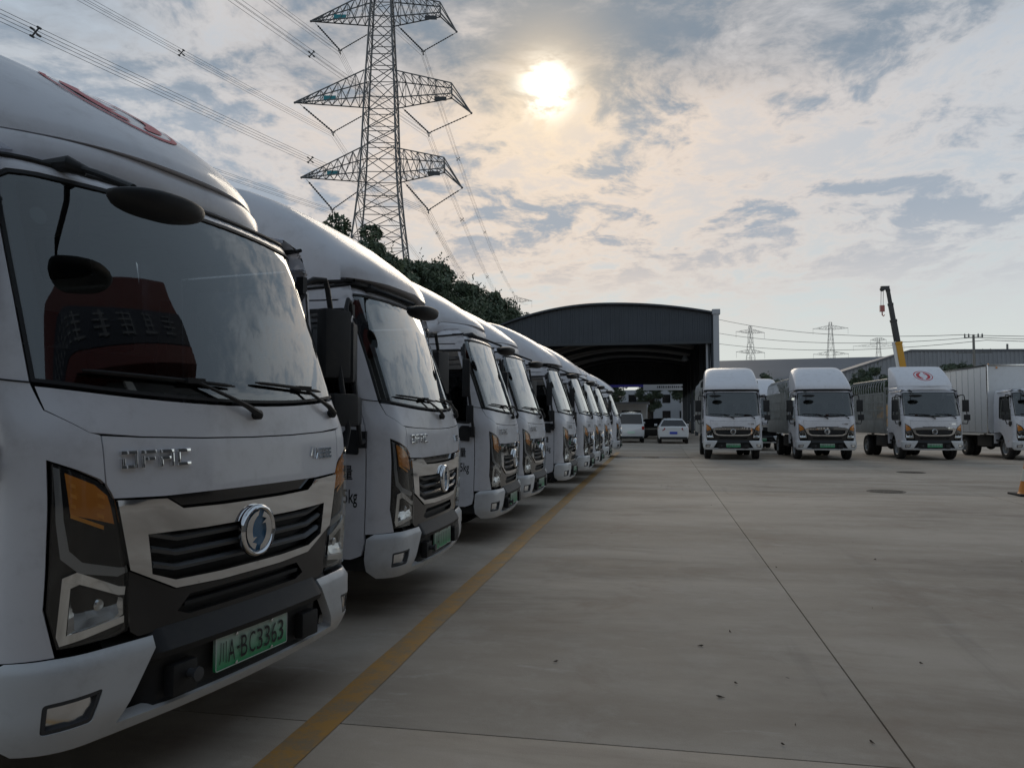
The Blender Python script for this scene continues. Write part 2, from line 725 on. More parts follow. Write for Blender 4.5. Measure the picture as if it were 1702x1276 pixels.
def cab_parts(T, style):
    """adds all cab parts to template T; style 'L' has the four-letter badge and slanted grille, 'R' the wide grille"""
    A = T.add

    def patch_part(name, outer, holes=(), m="paint", parent=None, label=None, **kw):
        return A(name, patch(MB(), outer, holes, **kw).mesh(name, m), parent, label)

    L = style == "L"
    if L:
        HL = [(-.946, 1.300), (-.86, 1.262), (-.785, 1.225), (-.742, 1.188), (-.726, 1.150), (-.69, 1.0), (-.664, .88), (-.640, .70), (-.652, .664), (-.70, .652), (-.905, .652), (-.948, .79)]
        CH_TOP = [(-.722, 1.152), (-.504, 1.140), (-.423, 1.094), (-.2, 1.088), (.2, 1.088), (.423, 1.094), (.504, 1.140), (.722, 1.152)]
        CH_BOT = [(.660, .890), (.443, .783), (.2, .772), (-.2, .772), (-.443, .783), (-.660, .890)]
        GR = [(-.588, 1.012), (-.3, 1.004), (.3, 1.004), (.588, 1.012), (.562, .858), (.448, .816), (.2, .808), (-.2, .808), (-.448, .816), (-.562, .858)]
        VENT = [(-.49, 1.150), (.49, 1.150), (.405, 1.100), (.2, 1.096), (-.2, 1.096), (-.405, 1.100)]
        zb = 0.0
    else:
        HL = [(-.948, 1.290), (-.80, 1.19), (-.735, 1.09), (-.70, .95), (-.665, .80), (-.69, .765), (-.76, .755), (-.915, .765), (-.948, .85)]
        CH_TOP = [(-.728, 1.085), (-.60, 1.135), (-.44, 1.150), (-.2, 1.153), (.2, 1.153), (.44, 1.150), (.60, 1.135), (.728, 1.085)]
        CH_BOT = [(.655, .93), (.53, .865), (.3, .850), (-.3, .850), (-.53, .865), (-.655, .93)]
        GR = [(-.62, 1.062), (-.3, 1.068), (.3, 1.068), (.62, 1.062), (.585, .945), (.505, .902), (.2, .890), (-.2, .890), (-.505, .902), (-.585, .945)]
        VENT = [(-.40, 1.182), (.40, 1.182), (.37, 1.163), (-.37, 1.163)]
        zb = .06
    # -- shell: corner panels, header, rear pillars
    hl_out = [(-.912, .63), (-.957, .795), (-.957, 1.309), (-.86, 1.271), (-.78, 1.233), (-.763, 1.216), (-.772, 1.39), (-.815, 1.402), (-.94, 1.480)]
    if not L:
        hl_out = [(-.90, .63), (-.957, .85), (-.957, 1.302), (-.80, 1.20), (-.763, 1.150), (-.772, 1.39), (-.815, 1.402), (-.94, 1.480)]
    ws_out = inset(WSH, -.006)
    i0 = min(range(len(ws_out)), key=lambda i: (ws_out[i][0] + .961) ** 2 + (ws_out[i][1] - 1.575) ** 2)
    ws_c = ws_out[i0:] + ws_out[:i0]                    # starts lower left, runs along the bottom first
    side_r = [p for p in ws_c[17:]]                      # right side, top, left side
    inner = hl_out + [(-.961, 1.578)] + [p for p in side_r[::-1]] + [(.961, 1.578)] + [(-x, z) for x, z in hl_out][::-1]
    left = [(-1.165, .62), (-1.165, 2.20), (-1.20, 2.30), (-1.28, 2.335), (-2.208, 2.335), (-2.208, .95), (-2.55, .95), (-2.55, 2.50)]
    outer = left[::-1] + inner + [(-x, z) for x, z in left]
    # orientation: the list walks up the left side, so reverse to close over the roof
    outer = [(-2.55, 2.50)] + left[::-1][1:] + inner + [(-x, z) for x, z in left][0:]
    A("cab_shell", patch(MB(), outer, (), skirt=.02).mesh("cab_shell", "paint"))
    # roof, back wall, firewall behind the front panels
    mb = MB()
    ring = [S0(s, 2.50) for s in np.linspace(-2.55, 2.55, 61)]
    c = Vector((-1.1, 0, 2.53))
    mid_ = [p.lerp(c, .45) + Vector((0, 0, .018)) for p in ring]
    mb.loft([ring, mid_], False, True)
    mb.add(mid_ + [c], [(i, (i + 1) % 61, 61) for i in range(61)])
    A("roof_panel", mb.mesh("roof_panel", "paint", 60))
    mb = MB()
    xb = S0(2.55, 1.5).x
    bw = [(S0(s, z)) for s, z in ((-2.55, .55), (2.55, .55), (2.55, 1.4), (2.55, 2.0), (2.55, 2.5), (-2.55, 2.5), (-2.55, 2.0), (-2.55, 1.4))]
    mb.prism([(p.y, p.z) for p in bw], lambda y, z: Vector((xb - .02, y, z)), lambda y, z: Vector((xb + .02, y, z)))
    A("back_wall", mb.mesh("back_wall", "paint"))
    fw = [(-.96, .64), (.96, .64), (.96, 1.50)] + [(p[0] * .98, p[1] - .03) for p in WS_BOT[::-1]] + [(-.96, 1.50)]
    A("firewall", patch(MB(), fw, (), off=-.085, skirt=0).mesh("firewall", "seal"))
    # -- windshield
    w = A("windshield", patch(MB(), inset(WSH, .012), (), off=-.004, skirt=0, zst=.05).mesh("windshield", "glass"))
    A("windshield_seal", patch(MB(), WSH, [inset(WSH, .013)], off=.003, skirt=.012).mesh("windshield_seal", "seal"), w)
    if True:
        A("windshield_border", patch(MB(), inset(WSH, .02), [[(x * .968, 1.575 + (z - 1.52) * .93 if z < 1.6 else min(z, 2.365)) for x, z in inset(WSH, .035)]], off=-.0065, skirt=0).mesh("windshield_border", "gloss_black"), w)
    # inspection disc inside the glass
    mb = MB()
    cc = (-.83, 2.22)
    mb.prism([(cc[0] + .03 * math.cos(a), cc[1] + .035 * math.sin(a)) for a in np.linspace(0, 2 * PI, 20)[:-1]], lambda s, z: S(s, z, -.012), lambda s, z: S(s, z, -.009))
    A("inspection_sticker", mb.mesh("inspection_sticker", "white_plain"), w)
    # -- hood and front panel
    A("hood_panel", patch(MB(), HOOD, (), off=0.0, skirt=.012, zst=.03).mesh("hood_panel", "paint"))
    fp_low = CH_TOP[::1]
    fpo = [(-.766, 1.388), (-.6, 1.378), (-.3, 1.368), (0, 1.365), (.3, 1.368), (.6, 1.378), (.766, 1.388)]
    if L:
        fpo += [(.757, 1.214), (.728, 1.160)] + [(.510, 1.150)] + VENT[1:2] + VENT[0:1] + [(-.510, 1.150)] + [(-.728, 1.160), (-.757, 1.214)]
        fpo = [p for p in fpo]
        A("front_panel", patch(MB(), fpo, (), off=.0, skirt=.012, zst=.03).mesh("front_panel", "paint"))
        A("hood_vent", patch(MB(), inset(VENT, .002), (), off=-.02, skirt=0).mesh("hood_vent", "gloss_black"))
    else:
        fpo += [(.757, 1.160), (.733, 1.096), (.60, 1.143), (.44, 1.158), (0, 1.160), (-.44, 1.158), (-.60, 1.143), (-.733, 1.096), (-.757, 1.160)]
        A("front_panel", patch(MB(), fpo, [VENT], off=.0, skirt=.012, zst=.03).mesh("front_panel", "paint"))
        A("hood_vent", patch(MB(), inset(VENT, -.004), (), off=-.014, skirt=0).mesh("hood_vent", "gloss_black"))
    # bright crease under the hood seam
    # -- chrome surround and grille
    chr_out = CH_TOP + CH_BOT

    def cho(s, z):
        d = min(abs(z - 1.09), .03)
        return .010
    gi = A("grille_surround", patch(MB(), chr_out, [GR], off=.010, skirt=.03, zst=.03).mesh("grille_surround", "chrome"))
    A("grille_recess", patch(MB(), inset(GR, -.004), (), off=-.055, skirt=0).mesh("grille_recess", "seal"), gi)
    if L:
        for k in range(3):
            zc = .972 - k * .058
            mb = MB()
            e = .575 - k * .012
            strip(mb, -e, e, [(-.05, zc + .016), (-.012, zc + .018), (.002, zc + .008), (-.004, zc - .006), (-.05, zc - .016)], 48,
                  zf=lambda s: .034 * max(0, (abs(s) - .44) / .13))
            A("grille_slat", mb.mesh("grille_slat", "slat_grey", 30), gi)
    else:
        for k in range(3):
            zc = 1.03 - k * .045
            mb = MB()
            e = .60 - k * .02
            strip(mb, -e, e, [(-.05, zc + .010), (-.010, zc + .008), (-.010, zc - .006), (-.05, zc - .010)], 40)
            A("grille_slat", mb.mesh("grille_slat", "dark_grey", 30), gi)
    # emblem
    ez = .952 if L else 1.0
    er = .116 if L else .095
    P0 = S(0, ez, .014)
    mb = MB()
    mb.lathe([(er * .80, .0), (er * .99, .0), (er, .012), (er * .96, .024), (er * .88, .028), (er * .81, .022), (er * .79, .010)], P0, "X", 40)
    em = A("emblem", mb.mesh("emblem", "chrome", 50))
    mb = MB()
    mb.lathe([(.001, .012), (er * .8, .010)], P0, "X", 32)
    A("emblem_disc", mb.mesh("emblem_disc", "blue_enamel" if L else "dark_grey"), em)
    sw = swallow_polys(er * .80)
    for poly in sw:
        mb = MB()
        mb.prism(poly, lambda y, z: P0 + Vector((.011, y, z)), lambda y, z: P0 + Vector((.022, y, z)))
        A("emblem_wing", mb.mesh("emblem_wing", "chrome"), em)
    # -- lower fascia
    lo_out = [(p[0], p[1] - .006) for p in CH_BOT] + [(-.648, .70 + zb), (-.635, .655 + zb), (-.60, .63 + zb), (.60, .63 + zb), (.635, .655 + zb), (.648, .70 + zb)]
    slot = [(-.36, .742 + zb), (.36, .742 + zb), (.42, .685 + zb), (.36, .662 + zb), (-.36, .662 + zb), (-.42, .685 + zb)] if L else [(-.5, .80), (.5, .80), (.46, .745), (-.46, .745)]
    lf = A("lower_fascia", patch(MB(), lo_out, [slot], off=.0, skirt=.03).mesh("lower_fascia", "gloss_black"))
    A("fascia_recess", patch(MB(), inset(slot, -.004), (), off=-.04, skirt=0).mesh("fascia_recess", "seal"), lf)
    mb = MB()
    strip(mb, -.38, .38, [(-.04, slot[0][1] - .026), (-.006, slot[0][1] - .030), (-.006, slot[0][1] - .046), (-.04, slot[0][1] - .052)], 30)
    A("fascia_fin", mb.mesh("fascia_fin", "black_plastic"), lf)
    # -- headlights
    for sg in (-1, 1):
        f = (lambda p: p) if sg < 0 else mir
        hl = A("headlight", patch(MB(), f(HL), (), off=-.012, skirt=.03, zst=.03).mesh("headlight", "gloss_black"))
        if L:
            amb = [(-.902, 1.262), (-.80, 1.214), (-.752, 1.172), (-.738, 1.13), (-.722, 1.066), (-.78, 1.085), (-.885, 1.115)]
            guide = [(-.938, 1.285), (-.918, 1.276), (-.906, 1.10), (-.885, .99), (-.84, .945), (-.70, .905), (-.672, .90), (-.678, .925), (-.668, .882), (-.70, .876), (-.85, .905), (-.912, .965), (-.93, 1.09)]
            guide = [(-.938, 1.285), (-.918, 1.276), (-.906, 1.10), (-.885, .99), (-.84, .945), (-.70, .905), (-.674, .902), (-.669, .880), (-.70, .872), (-.85, .908), (-.912, .965), (-.93, 1.09)]
            trim = [(-.905, .900), (-.86, .915), (-.70, .838), (-.672, .832), (-.674, .802), (-.70, .806), (-.85, .872), (-.878, .862), (-.882, .70), (-.67, .725), (-.668, .700), (-.90, .666), (-.912, .70)]
            bowl = [(-.875, .868), (-.85, .868), (-.70, .80), (-.678, .79), (-.672, .73), (-.70, .715), (-.878, .700)]
        else:
            amb = [(-.935, 1.258), (-.81, 1.175), (-.752, 1.075), (-.90, 1.02), (-.94, 1.10)]
            guide = [(-.942, 1.28), (-.925, 1.268), (-.925, 1.08), (-.90, 1.0), (-.742, 1.052), (-.735, 1.03), (-.905, .972), (-.94, 1.06)]
            trim = [(-.935, .95), (-.72, .985), (-.69, .86), (-.672, .785), (-.69, .775), (-.912, .780), (-.935, .86)]
            bowl = [(-.918, .93), (-.735, .962), (-.705, .86), (-.69, .80), (-.905, .797), (-.918, .86)]
        A("turn_lamp", patch(MB(), f(amb), (), off=-.006, skirt=.01, zst=.03).mesh("turn_lamp", "amber"), hl)
        if L:
            mb = MB()
            for k in range(4):
                zt = 1.225 - k * .036
                pl = [(-.885, zt + .002), (-.765, zt - .052), (-.765, zt - .066), (-.885, zt - .012)]
                mb.prism(f(pl), lambda s, z: S(s, z, -.006), lambda s, z: S(s, z, -.003))
            A("lamp_ribs", mb.mesh("lamp_ribs", "amber_inner"), hl)
        A("light_guide", patch(MB(), f(guide), (), off=-.006, skirt=.008, zst=.02).mesh("light_guide", "lens_grey"), hl)
        if L:
            A("lamp_trim", patch(MB(), f(trim), (), off=.004, skirt=.02, zst=.02).mesh("lamp_trim", "chrome"), hl)
        else:
            A("lamp_trim", patch(MB(), f(trim), [f(inset(trim, .012))], off=.0, skirt=.02, zst=.02).mesh("lamp_trim", "chrome"), hl)
        mb = MB()
        cx = sum(p[0] for p in bowl) / len(bowl); cz = sum(p[1] for p in bowl) / len(bowl)
        b1 = f(dens(bowl, .03))
        cx *= 1 if sg < 0 else -1
        r0 = [S(s, z, .000) for s, z in b1]
        r1 = [S(cx + (s - cx) * .82, cz + (z - cz) * .84, -.016 - (z - cz) * .30) for s, z in b1]
        r2 = [S(cx + (s - cx) * .45, cz + (z - cz) * .48, -.018 - (z - cz) * .22) for s, z in b1]
        mb.loft([r0, r1], False, True)
        mb.loft([r1, r2], False, True)
        mb.add(r2, [tuple(range(len(r2)))])
        A("reflector", mb.mesh("reflector", "chrome_dull", 20), hl)
        mb = MB()
        mb.lathe([(.022, -.012), (.022, .004), (.016, .010), (.001, .011)], S(cx, cz, -.016), "X", 14)
        A("bulb_shield", mb.mesh("bulb_shield", "chrome_dull"), hl)
        A("lens_cover", patch(MB(), f(inset(HL, .006)), (), off=.010, skirt=.012, zst=.04).mesh("lens_cover", "lens_clear"), hl)
    # -- bumper
    def SB(s, z):
        p = S0(s, .5)
        p.z = z
        # pull the lower lip in a little
        p += SN(s, .5) * (.028 - .05 * max(0, (.44 + zb - z) / .14) ** 2 - .03 * max(0, (z - .575 - zb) / .05) ** 2)
        return p
    def SBN(s, z):
        e = .005
        return (SB(s + e, z) - SB(s - e, z)).cross(SB(s, z + e) - SB(s, z - e)).normalized()
    zt, z0 = .622 + zb, .305 + zb
    bo = [(-.545, zt), (-.552, .578 + zb), (-.700, .345 + zb), (-.45, .338 + zb), (.45, .338 + zb), (.700, .345 + zb), (.552, .578 + zb), (.545, zt),
          (.9, zt + .004), (1.08, zt), (1.145, zt - .03), (1.165, .45 + zb), (1.15, .36 + zb), (1.06, z0), (.8, z0 - .002), (.4, z0 - .006), (0, z0 - .008),
          (-.4, z0 - .006), (-.8, z0 - .002), (-1.06, z0), (-1.15, .36 + zb), (-1.165, .45 + zb), (-1.145, zt - .03), (-1.08, zt), (-.9, zt + .004)]
    FOG = rnd([(-.948, .482 + zb), (-.766, .492 + zb), (-.805, .386 + zb), (-.955, .378 + zb)], .014, 3)
    bm_ = A("bumper", patch(MB(), bo, [FOG, mir(FOG)], fn=SB, nf=SBN, skirt=.05, zst=.035).mesh("bumper", "paint_bumper"))
    mb = MB()
    rings = []
    for i in range(45):
        s = -.72 + 1.44 * i / 44
        pr = [(-.12, zt + .03), (-.01, zt + .034), (.014, zt + .018), (.016, .555 + zb), (.006, .530 + zb), (-.030, .522 + zb), (-.034, .36 + zb), (-.01, .340 + zb), (-.12, .332 + zb)]
        bk = min(1, max(0, (abs(s) - .535) / .05))
        rings.append([SB(s, z) + SN(s, .5) * (o - .055 * bk * bk * (3 - 2 * bk)) for o, z in pr])
    mb.loft(rings, True, True)
    ins = A("bumper_insert", mb.mesh("bumper_insert", "black_plastic", 40), bm_)
    for sg in (-1, 1):
        f = (lambda p: p) if sg < 0 else mir
        fl = A("fog_lamp", patch(MB(), f(FOG), [f(inset(FOG, .014))], fn=SB, nf=SBN, off=-.004, skirt=.04, zst=.03).mesh("fog_lamp", "dark_grey"), bm_)
    for sg in (-1, 1):
        f = (lambda p: p) if sg < 0 else mir
        A("fog_lens", patch(MB(), f(inset(FOG, .012)), (), fn=SB, nf=SBN, off=-.018, skirt=0, zst=.03, offn=lambda s, z: .008 * math.sin(s * 210)).mesh("fog_lens", "chrome_dull"), bm_)
        # tow hook and step in the insert
    for sg in (-1, 1):
        mb = MB()
        mb.box(SB(sg * .42, .43 + zb) + Vector((-.01, 0, 0)), (.05, .13, .12))
        A("insert_pocket", mb.mesh("insert_pocket", "seal", bevel=.01), bm_)
    c = SB(-.40, .44 + zb)
    mb = MB()
    mb.lathe([(.018, -.03), (.018, .045), (.028, .05), (.028, .06), (.001, .062)], c, "X", 14)
    A("tow_pin", mb.mesh("tow_pin", "dark_grey"), bm_)
    # -- doors
    DOOR = [(1.175, 2.19), (1.21, 2.29), (1.29, 2.322), (2.198, 2.322), (2.198, .98), (2.10, .97), (1.98, .93), (1.86, .84), (1.77, .70), (1.72, .56), (1.66, .47), (1.58, .44), (1.31, .44), (1.21, .47), (1.177, .56)]
    WIN = rnd([(1.225, 1.40), (1.34, 1.40), (1.50, 1.43), (2.13, 1.46), (2.13, 2.25), (1.33, 2.26), (1.232, 2.18)], [.03, .06, .06, .04, .05, .06, .06], 4)
    for sg in (1, -1):
        f = (lambda p: p) if sg > 0 else mir
        d = A("door", patch(MB(), f(DOOR), [f(WIN)], off=.004, skirt=.03, zst=.08).mesh("door", "paint"))
        A("door_window", patch(MB(), f(inset(WIN, .010)), (), off=-.006, skirt=0, zst=.1).mesh("door_window", "glass_dark"), d)
        A("window_seal", patch(MB(), f(inset(WIN, -.006)), [f(inset(WIN, .020))], off=.007, skirt=.014).mesh("window_seal", "seal"), d)
        hp = rnd([(1.245, 1.19), (1.38, 1.20), (1.38, 1.34), (1.35, 1.375), (1.245, 1.37)], .02, 3)
        A("door_handle", patch(MB(), f(hp), (), off=.022, skirt=.02, zst=.03).mesh("door_handle", "black_plastic"), d)
        mb = MB()
        wl = S(sg * 1.46, .66, .008)
        mb.lathe([(.001, .012), (.026, .010), (.030, .0)], wl, "Y", 16)
        A("side_marker", mb.mesh("side_marker", "red_lens" if L else "amber"), d)
        if sg < 0:                                            # mass figures stencilled on the near door
            if L:
                mb = MB()
                for body, cs, cz2, sz, xs in (("5kg", -1.372, .845, .140, .60), ("量", -1.375, 1.02, .115, .70)):
                    vs2, fs2 = text_poly(body, sz, sz * .011)
                    # rear of the truck is at the reader's left: s grows towards the front
                    mb.add([S(cs + x * xs, cz2 + y, .0062) for x, y in vs2], fs2, 0, [SN(cs + x * xs, cz2 + y) for x, y in vs2])
                A("door_lettering", mb.mesh("door_lettering", "black_vinyl"), d)
    # black step and arch lining under the doors
    for sg in (-1, 1):
        mb = MB()
        rings = []
        for i in range(15):
            a = PI * (.03 + .94 * i / 14)
            cx2, r = -.98, .50
            rings.append([Vector((cx2 - r * math.cos(a) + 0, sg * y, .40 + r * math.sin(a))) for y in (.62, .965)] + [Vector((cx2 - (r + .025) * math.cos(a), sg * y, .40 + (r + .025) * math.sin(a))) for y in (.965, .62)])
        mb.loft(rings, True, True)
        A("wheel_arch", mb.mesh("wheel_arch", "black_plastic", 40))
        mb = MB()
        mb.box((-.44, sg * .86, .40), (.34, .20, .10))
        A("boarding_step", mb.mesh("boarding_step", "black_plastic", bevel=.015))
    # -- wipers
    for piv, elb, b0, b1 in (((.03, 1.468), (-.33, 1.602), (-.80, 1.622), (-.10, 1.588)), ((.74, 1.475), (.46, 1.60), (.05, 1.612), (.66, 1.590))):
        mb = MB()
        pv = S(piv[0], piv[1], .010)
        mb.lathe([(.022, -.01), (.022, .022), (.012, .03), (.001, .031)], pv, "X", 12)
        m1 = (piv[0] * .75 + elb[0] * .25, piv[1] * .75 + elb[1] * .25)
        mb.tube([S(*piv, .028), S(*m1, .040), S((piv[0] + elb[0]) / 2, (piv[1] + elb[1]) / 2, .034), S(*elb, .024)], [.017, .013, .009, .007], 8)
        wp = A("wiper", mb.mesh("wiper", "black_plastic"))
        mb = MB()
        n = 12
        mb.tube([S(b0[0] + (b1[0] - b0[0]) * i / n, b0[1] + (b1[1] - b0[1]) * i / n, .017 + .004 * math.sin(PI * i / n)) for i in range(n + 1)], [.004] + [.0085] * (n - 1) + [.004], 6)
        mb.box(S(*elb, .020), (.03, .10, .022))
        A("wiper_blade", mb.mesh("wiper_blade", "rubber"), wp)
    # rain gutter along the roof edge
    mb = MB()
    mb.tube([S(s, 2.445 - .06 * max(0, abs(s) - 1.3) ** .8, .006) for s in np.linspace(-2.3, 2.3, 70)], .011, 6)
    A("roof_gutter", mb.mesh("roof_gutter", "seal"))
    # -- down-view mirror on the near roof corner
    mb = MB()
    base = S(-.70, 2.435, .005)
    pod = Vector((-.045, -.605, 2.275))
    mb.tube([base + Vector((-.06, -.03, .015)), base + Vector((.03, .0, .02)), base + Vector((.075, .05, .0))], [.022, .034, .020], 10)
    mb.tube([base + Vector((.06, .03, .01)), base + Vector((.15, .03, -.02)), Vector((pod.x - .04, pod.y - .08, pod.z + .045))], .013, 8)
    dm = A("overhead_mirror", mb.mesh("overhead_mirror", "black_plastic"))
    mb = MB()
    rings = []
    n = 18
    for i in range(n + 1):
        t = i / n
        u = -1 + 2 * t
        w_ = max(.04, (1 - abs(u) ** 2.6)) ** .55
        rr = []
        for k in range(16):
            a = 2 * PI * k / 16
            cx2 = math.copysign(abs(math.cos(a)) ** .7, math.cos(a)); sx2 = math.copysign(abs(math.sin(a)) ** .8, math.sin(a))
            zz = sx2 * (.032 if sx2 > 0 else .085) * w_
            rr.append(pod + Vector((cx2 * .095 * w_ + .02 * u, u * .205, zz * .85 + .010 * (1 - u * u))))
        rings.append(rr)
    mb.loft(rings, True, True)
    A("mirror_pod", mb.mesh("mirror_pod", "black_plastic", 60), dm)
    # small rod and interior mirror behind the glass
    mb = MB()
    p = S(-.62, 2.37, -.05)
    mb.tube([p, p + Vector((-.02, 0, -.17)), p + Vector((-.03, .02, -.20))], .011, 8)
    rm = A("cabin_mirror", mb.mesh("cabin_mirror", "interior"))
    mb = MB()
    mb.box(p + Vector((-.05, -.02, -.25)), (.07, .20, .17), Matrix.Rotation(.25, 3, "X"))
    A("cabin_mirror_head", mb.mesh("cabin_mirror_head", "interior", bevel=.035), rm)
    # -- side mirrors
    for sg in (-1, 1):
        mb = MB()
        a0 = S(sg * 1.20, 2.24, .01)
        a1 = S(sg * 1.20, 1.30, .01)
        out = Vector((.00, sg * .20, 0))
        t0 = a0 + out + Vector((.05, 0, .06))
        t1 = a1 + out + Vector((.05, 0, -.02))
        mb.tube([a0, a0 + Vector((.03, sg * .08, .05)), t0 + Vector((0, -sg * .03, .0)), t0 + Vector((0, 0, -.06)), t1 + Vector((0, 0, .10)), t1 + Vector((0, -sg * .03, .0)), a1 + Vector((.03, sg * .05, -.01)), a1], .017, 8)
        mb.box(a0, (.05, .04, .10)); mb.box(a1, (.06, .04, .12))
        m_ = A("side_mirror", mb.mesh("side_mirror", "black_plastic"))
        mb = MB()
        c = t0.lerp(t1, .38)
        mb.box(c + Vector((-.01, sg * .0, 0)), (.085, .21, .42), Matrix.Rotation(-sg * .25, 3, "Z"))
        c2 = t0.lerp(t1, .78)
        mb.box(c2 + Vector((-.01, 0, 0)), (.08, .20, .20), Matrix.Rotation(-sg * .25, 3, "Z"))
        A("mirror_head", mb.mesh("mirror_head", "black_plastic", bevel=.022), m_)
    # -- cabin interior
    mb = MB()
    pr = [(-.24, 1.49), (-.32, 1.515), (-.42, 1.49), (-.55, 1.42), (-.58, 1.25), (-.50, 1.0), (-.24, 1.0)]
    mb.prism(pr, lambda x, z: Vector((x, -.80, z)), lambda x, z: Vector((x, .80, z)))
    A("dashboard", mb.mesh("dashboard", "interior", bevel=.02))
    for y in (-.50, .02, .50):
        mb = MB()
        mb.box((-1.10, y, 1.10), (.50, .44, .16))
        mb.box((-1.36, y, 1.48), (.14, .44, .68), Matrix.Rotation(-.18, 3, "Y"))
        mb.box((-1.46, y, 1.93), (.09, .25, .18), Matrix.Rotation(-.12, 3, "Y"))
        A("seat", mb.mesh("seat", "seat_fabric", bevel=.04))
    mb = MB()
    c = Vector((-.66, .50, 1.52))
    M = Matrix.Rotation(-.75, 3, "Y")
    ringp = [c + M @ Vector((0, .20 * math.cos(a), .20 * math.sin(a))) for a in np.linspace(0, 2 * PI, 25)]
    mb.tube(ringp, .014, 8, False)
    mb.tube([c + M @ Vector((0, -.2, 0)), c + M @ Vector((-.0, .2, 0))], .014, 6)
    mb.tube([c, c + M @ Vector((.30, 0, 0))], .03, 8)
    A("steering_wheel", mb.mesh("steering_wheel", "interior"))
    for y0, y1 in ((-.86, -.50), (.86, .50)):
        mb = MB()
        a = Vector((-1.42, y0, 2.18)); b = Vector((-1.12, y1, 1.22))
        M2 = (b - a).to_track_quat("X", "Z").to_matrix()
        mb.box((a + b) / 2, ((b - a).length, .05, .004), M2)
        A("seat_belt", mb.mesh("seat_belt", "belt"))
    mb = MB()
    mb.boxr((xb, -.95, .64), (-.42, .95, .70))
    A("cab_floor", mb.mesh("cab_floor", "interior"))
    for sg in (-1, 1):
        mb = MB()
        mb.tube([S(sg * s_, 1.578 + .02 * (s_ - .955) / .2, .0008) for s_ in np.linspace(.957, 1.17, 12)], .0035, 6)
        A("panel_gap", mb.mesh("panel_gap", "seal"))
    # -- badge lettering
    if L:
        mb = MB()
        letters = {"D": [(0, .80, 1, 1), (.80, 0, 1, .80), (0, 0, .80, .20), (0, .20, .22, .58)],
                   "F": [(0, .80, 1, 1), (0, 0, .22, .68), (.32, .40, .92, .60)],
                   "A": [(0, .80, 1, 1), (.78, 0, 1, .80), (0, 0, .22, .42), (0, .42, .78, .60)],
                   "C": [(0, .80, 1, 1), (0, .20, .22, .80), (0, 0, 1, .20)]}
        x = -.703
        for ch in "DFAC":
            for a0, b0, a1, b1 in letters[ch]:
                w_, h_ = .068, .066
                pl = [(x + a0 * w_, 1.264 + b0 * h_), (x + a1 * w_, 1.264 + b0 * h_), (x + a1 * w_, 1.264 + b1 * h_), (x + a0 * w_, 1.264 + b1 * h_)]
                mb.prism(pl, lambda s, z: S(s, z, -.002), lambda s, z: S(s, z, .013))
            x += .084
        A("badge_letters", mb.mesh("badge_letters", "chrome", bevel=.0012))
    mb = MB()
    x0 = .47 if L else .50
    pts = [(x0, 1.262), (x0 + .015, 1.305), (x0 + .03, 1.25), (x0 + .05, 1.30), (x0 + .07, 1.275), (x0 + .055, 1.245)]
    mb.tube([S(s, z, .004) for s, z in pts], .005, 6)
    for k in range(4):
        a = x0 + .085 + k * .034
        for zz in (1.245, 1.266, 1.287):
            pl = [(a, zz), (a + .028, zz), (a + .028, zz + .011), (a, zz + .011)]
            mb.prism(pl, lambda s, z: S(s, z, -.001), lambda s, z: S(s, z, .006))
        pl = [(a, 1.245), (a + .008, 1.245), (a + .008, 1.298), (a, 1.298)]
        mb.prism(pl, lambda s, z: S(s, z, -.001), lambda s, z: S(s, z, .0062))
    A("model_badge", mb.mesh("model_badge", "chrome"))
    # -- licence plate
    pz = .46 + zb
    pw, ph = .245, .073
    pl0 = SB(0, pz) + Vector((-.004, 0, 0))

    def PP(y, z, o):
        return pl0 + Vector((o - .10 * y * y, y, z))
    mb = MB()
    rings = []
    corner = rnd([(-pw, -ph), (pw, -ph), (pw, ph), (-pw, ph)], .012, 3)
    mb.prism(corner, lambda y, z: PP(y, z, -.012), lambda y, z: PP(y, z, .0))
    lp = A("licence_plate", mb.mesh("licence_plate", "plate_grad"))
    mb = MB()
    inn = inset(corner, .006)
    n = len(corner)
    o2, i2 = inset(corner, .002), inset(corner, .0055)
    mb.add([PP(*p, .0012) for p in o2] + [PP(*p, .0012) for p in i2], [(i, (i + 1) % n, n + (i + 1) % n, n + i) for i in range(n)])
    A("plate_border", mb.mesh("plate_border", "black_vinyl" if not L else "white_plain"), lp)
    return pl0, lp, PP


def plate_text(T, lp, PP, chars, legible=True):
    mb = MB()
    x = -.222
    for ch in chars:
        if ch == ".":
            mb.prism([(x + .004, -.006), (x + .016, -.006), (x + .016, .006), (x + .004, .006)], lambda y, z: PP(y, z, .0), lambda y, z: PP(y, z, .0022))
            x += .026
            continue
        vs2, fs2 = text_poly(ch, 1.0)
        xs = [v[0] for v in vs2]; ys = [v[1] for v in vs2]
        w_, h_ = .041, .092
        fx = w_ / (max(xs) - min(xs)); fy = h_ / (max(ys) - min(ys))
        if ch == "|":
            fx *= .25
        mb.add([PP(x + (a - min(xs)) * fx, -.047 + (b - min(ys)) * fy, .0016) for a, b in vs2], fs2)
        x += .0525
    T.add("plate_lettering", mb.mesh("plate_lettering", "black_vinyl"), lp)
    mb = MB()
    for y in (-.12, .12):
        for z in (-.060, .060):
            mb.lathe([(.007, 0), (.007, .004), (.001, .005)], PP(y, z, .0), "X", 8)
    T.add("plate_screw", mb.mesh("plate_screw", "chrome_dull"), lp)


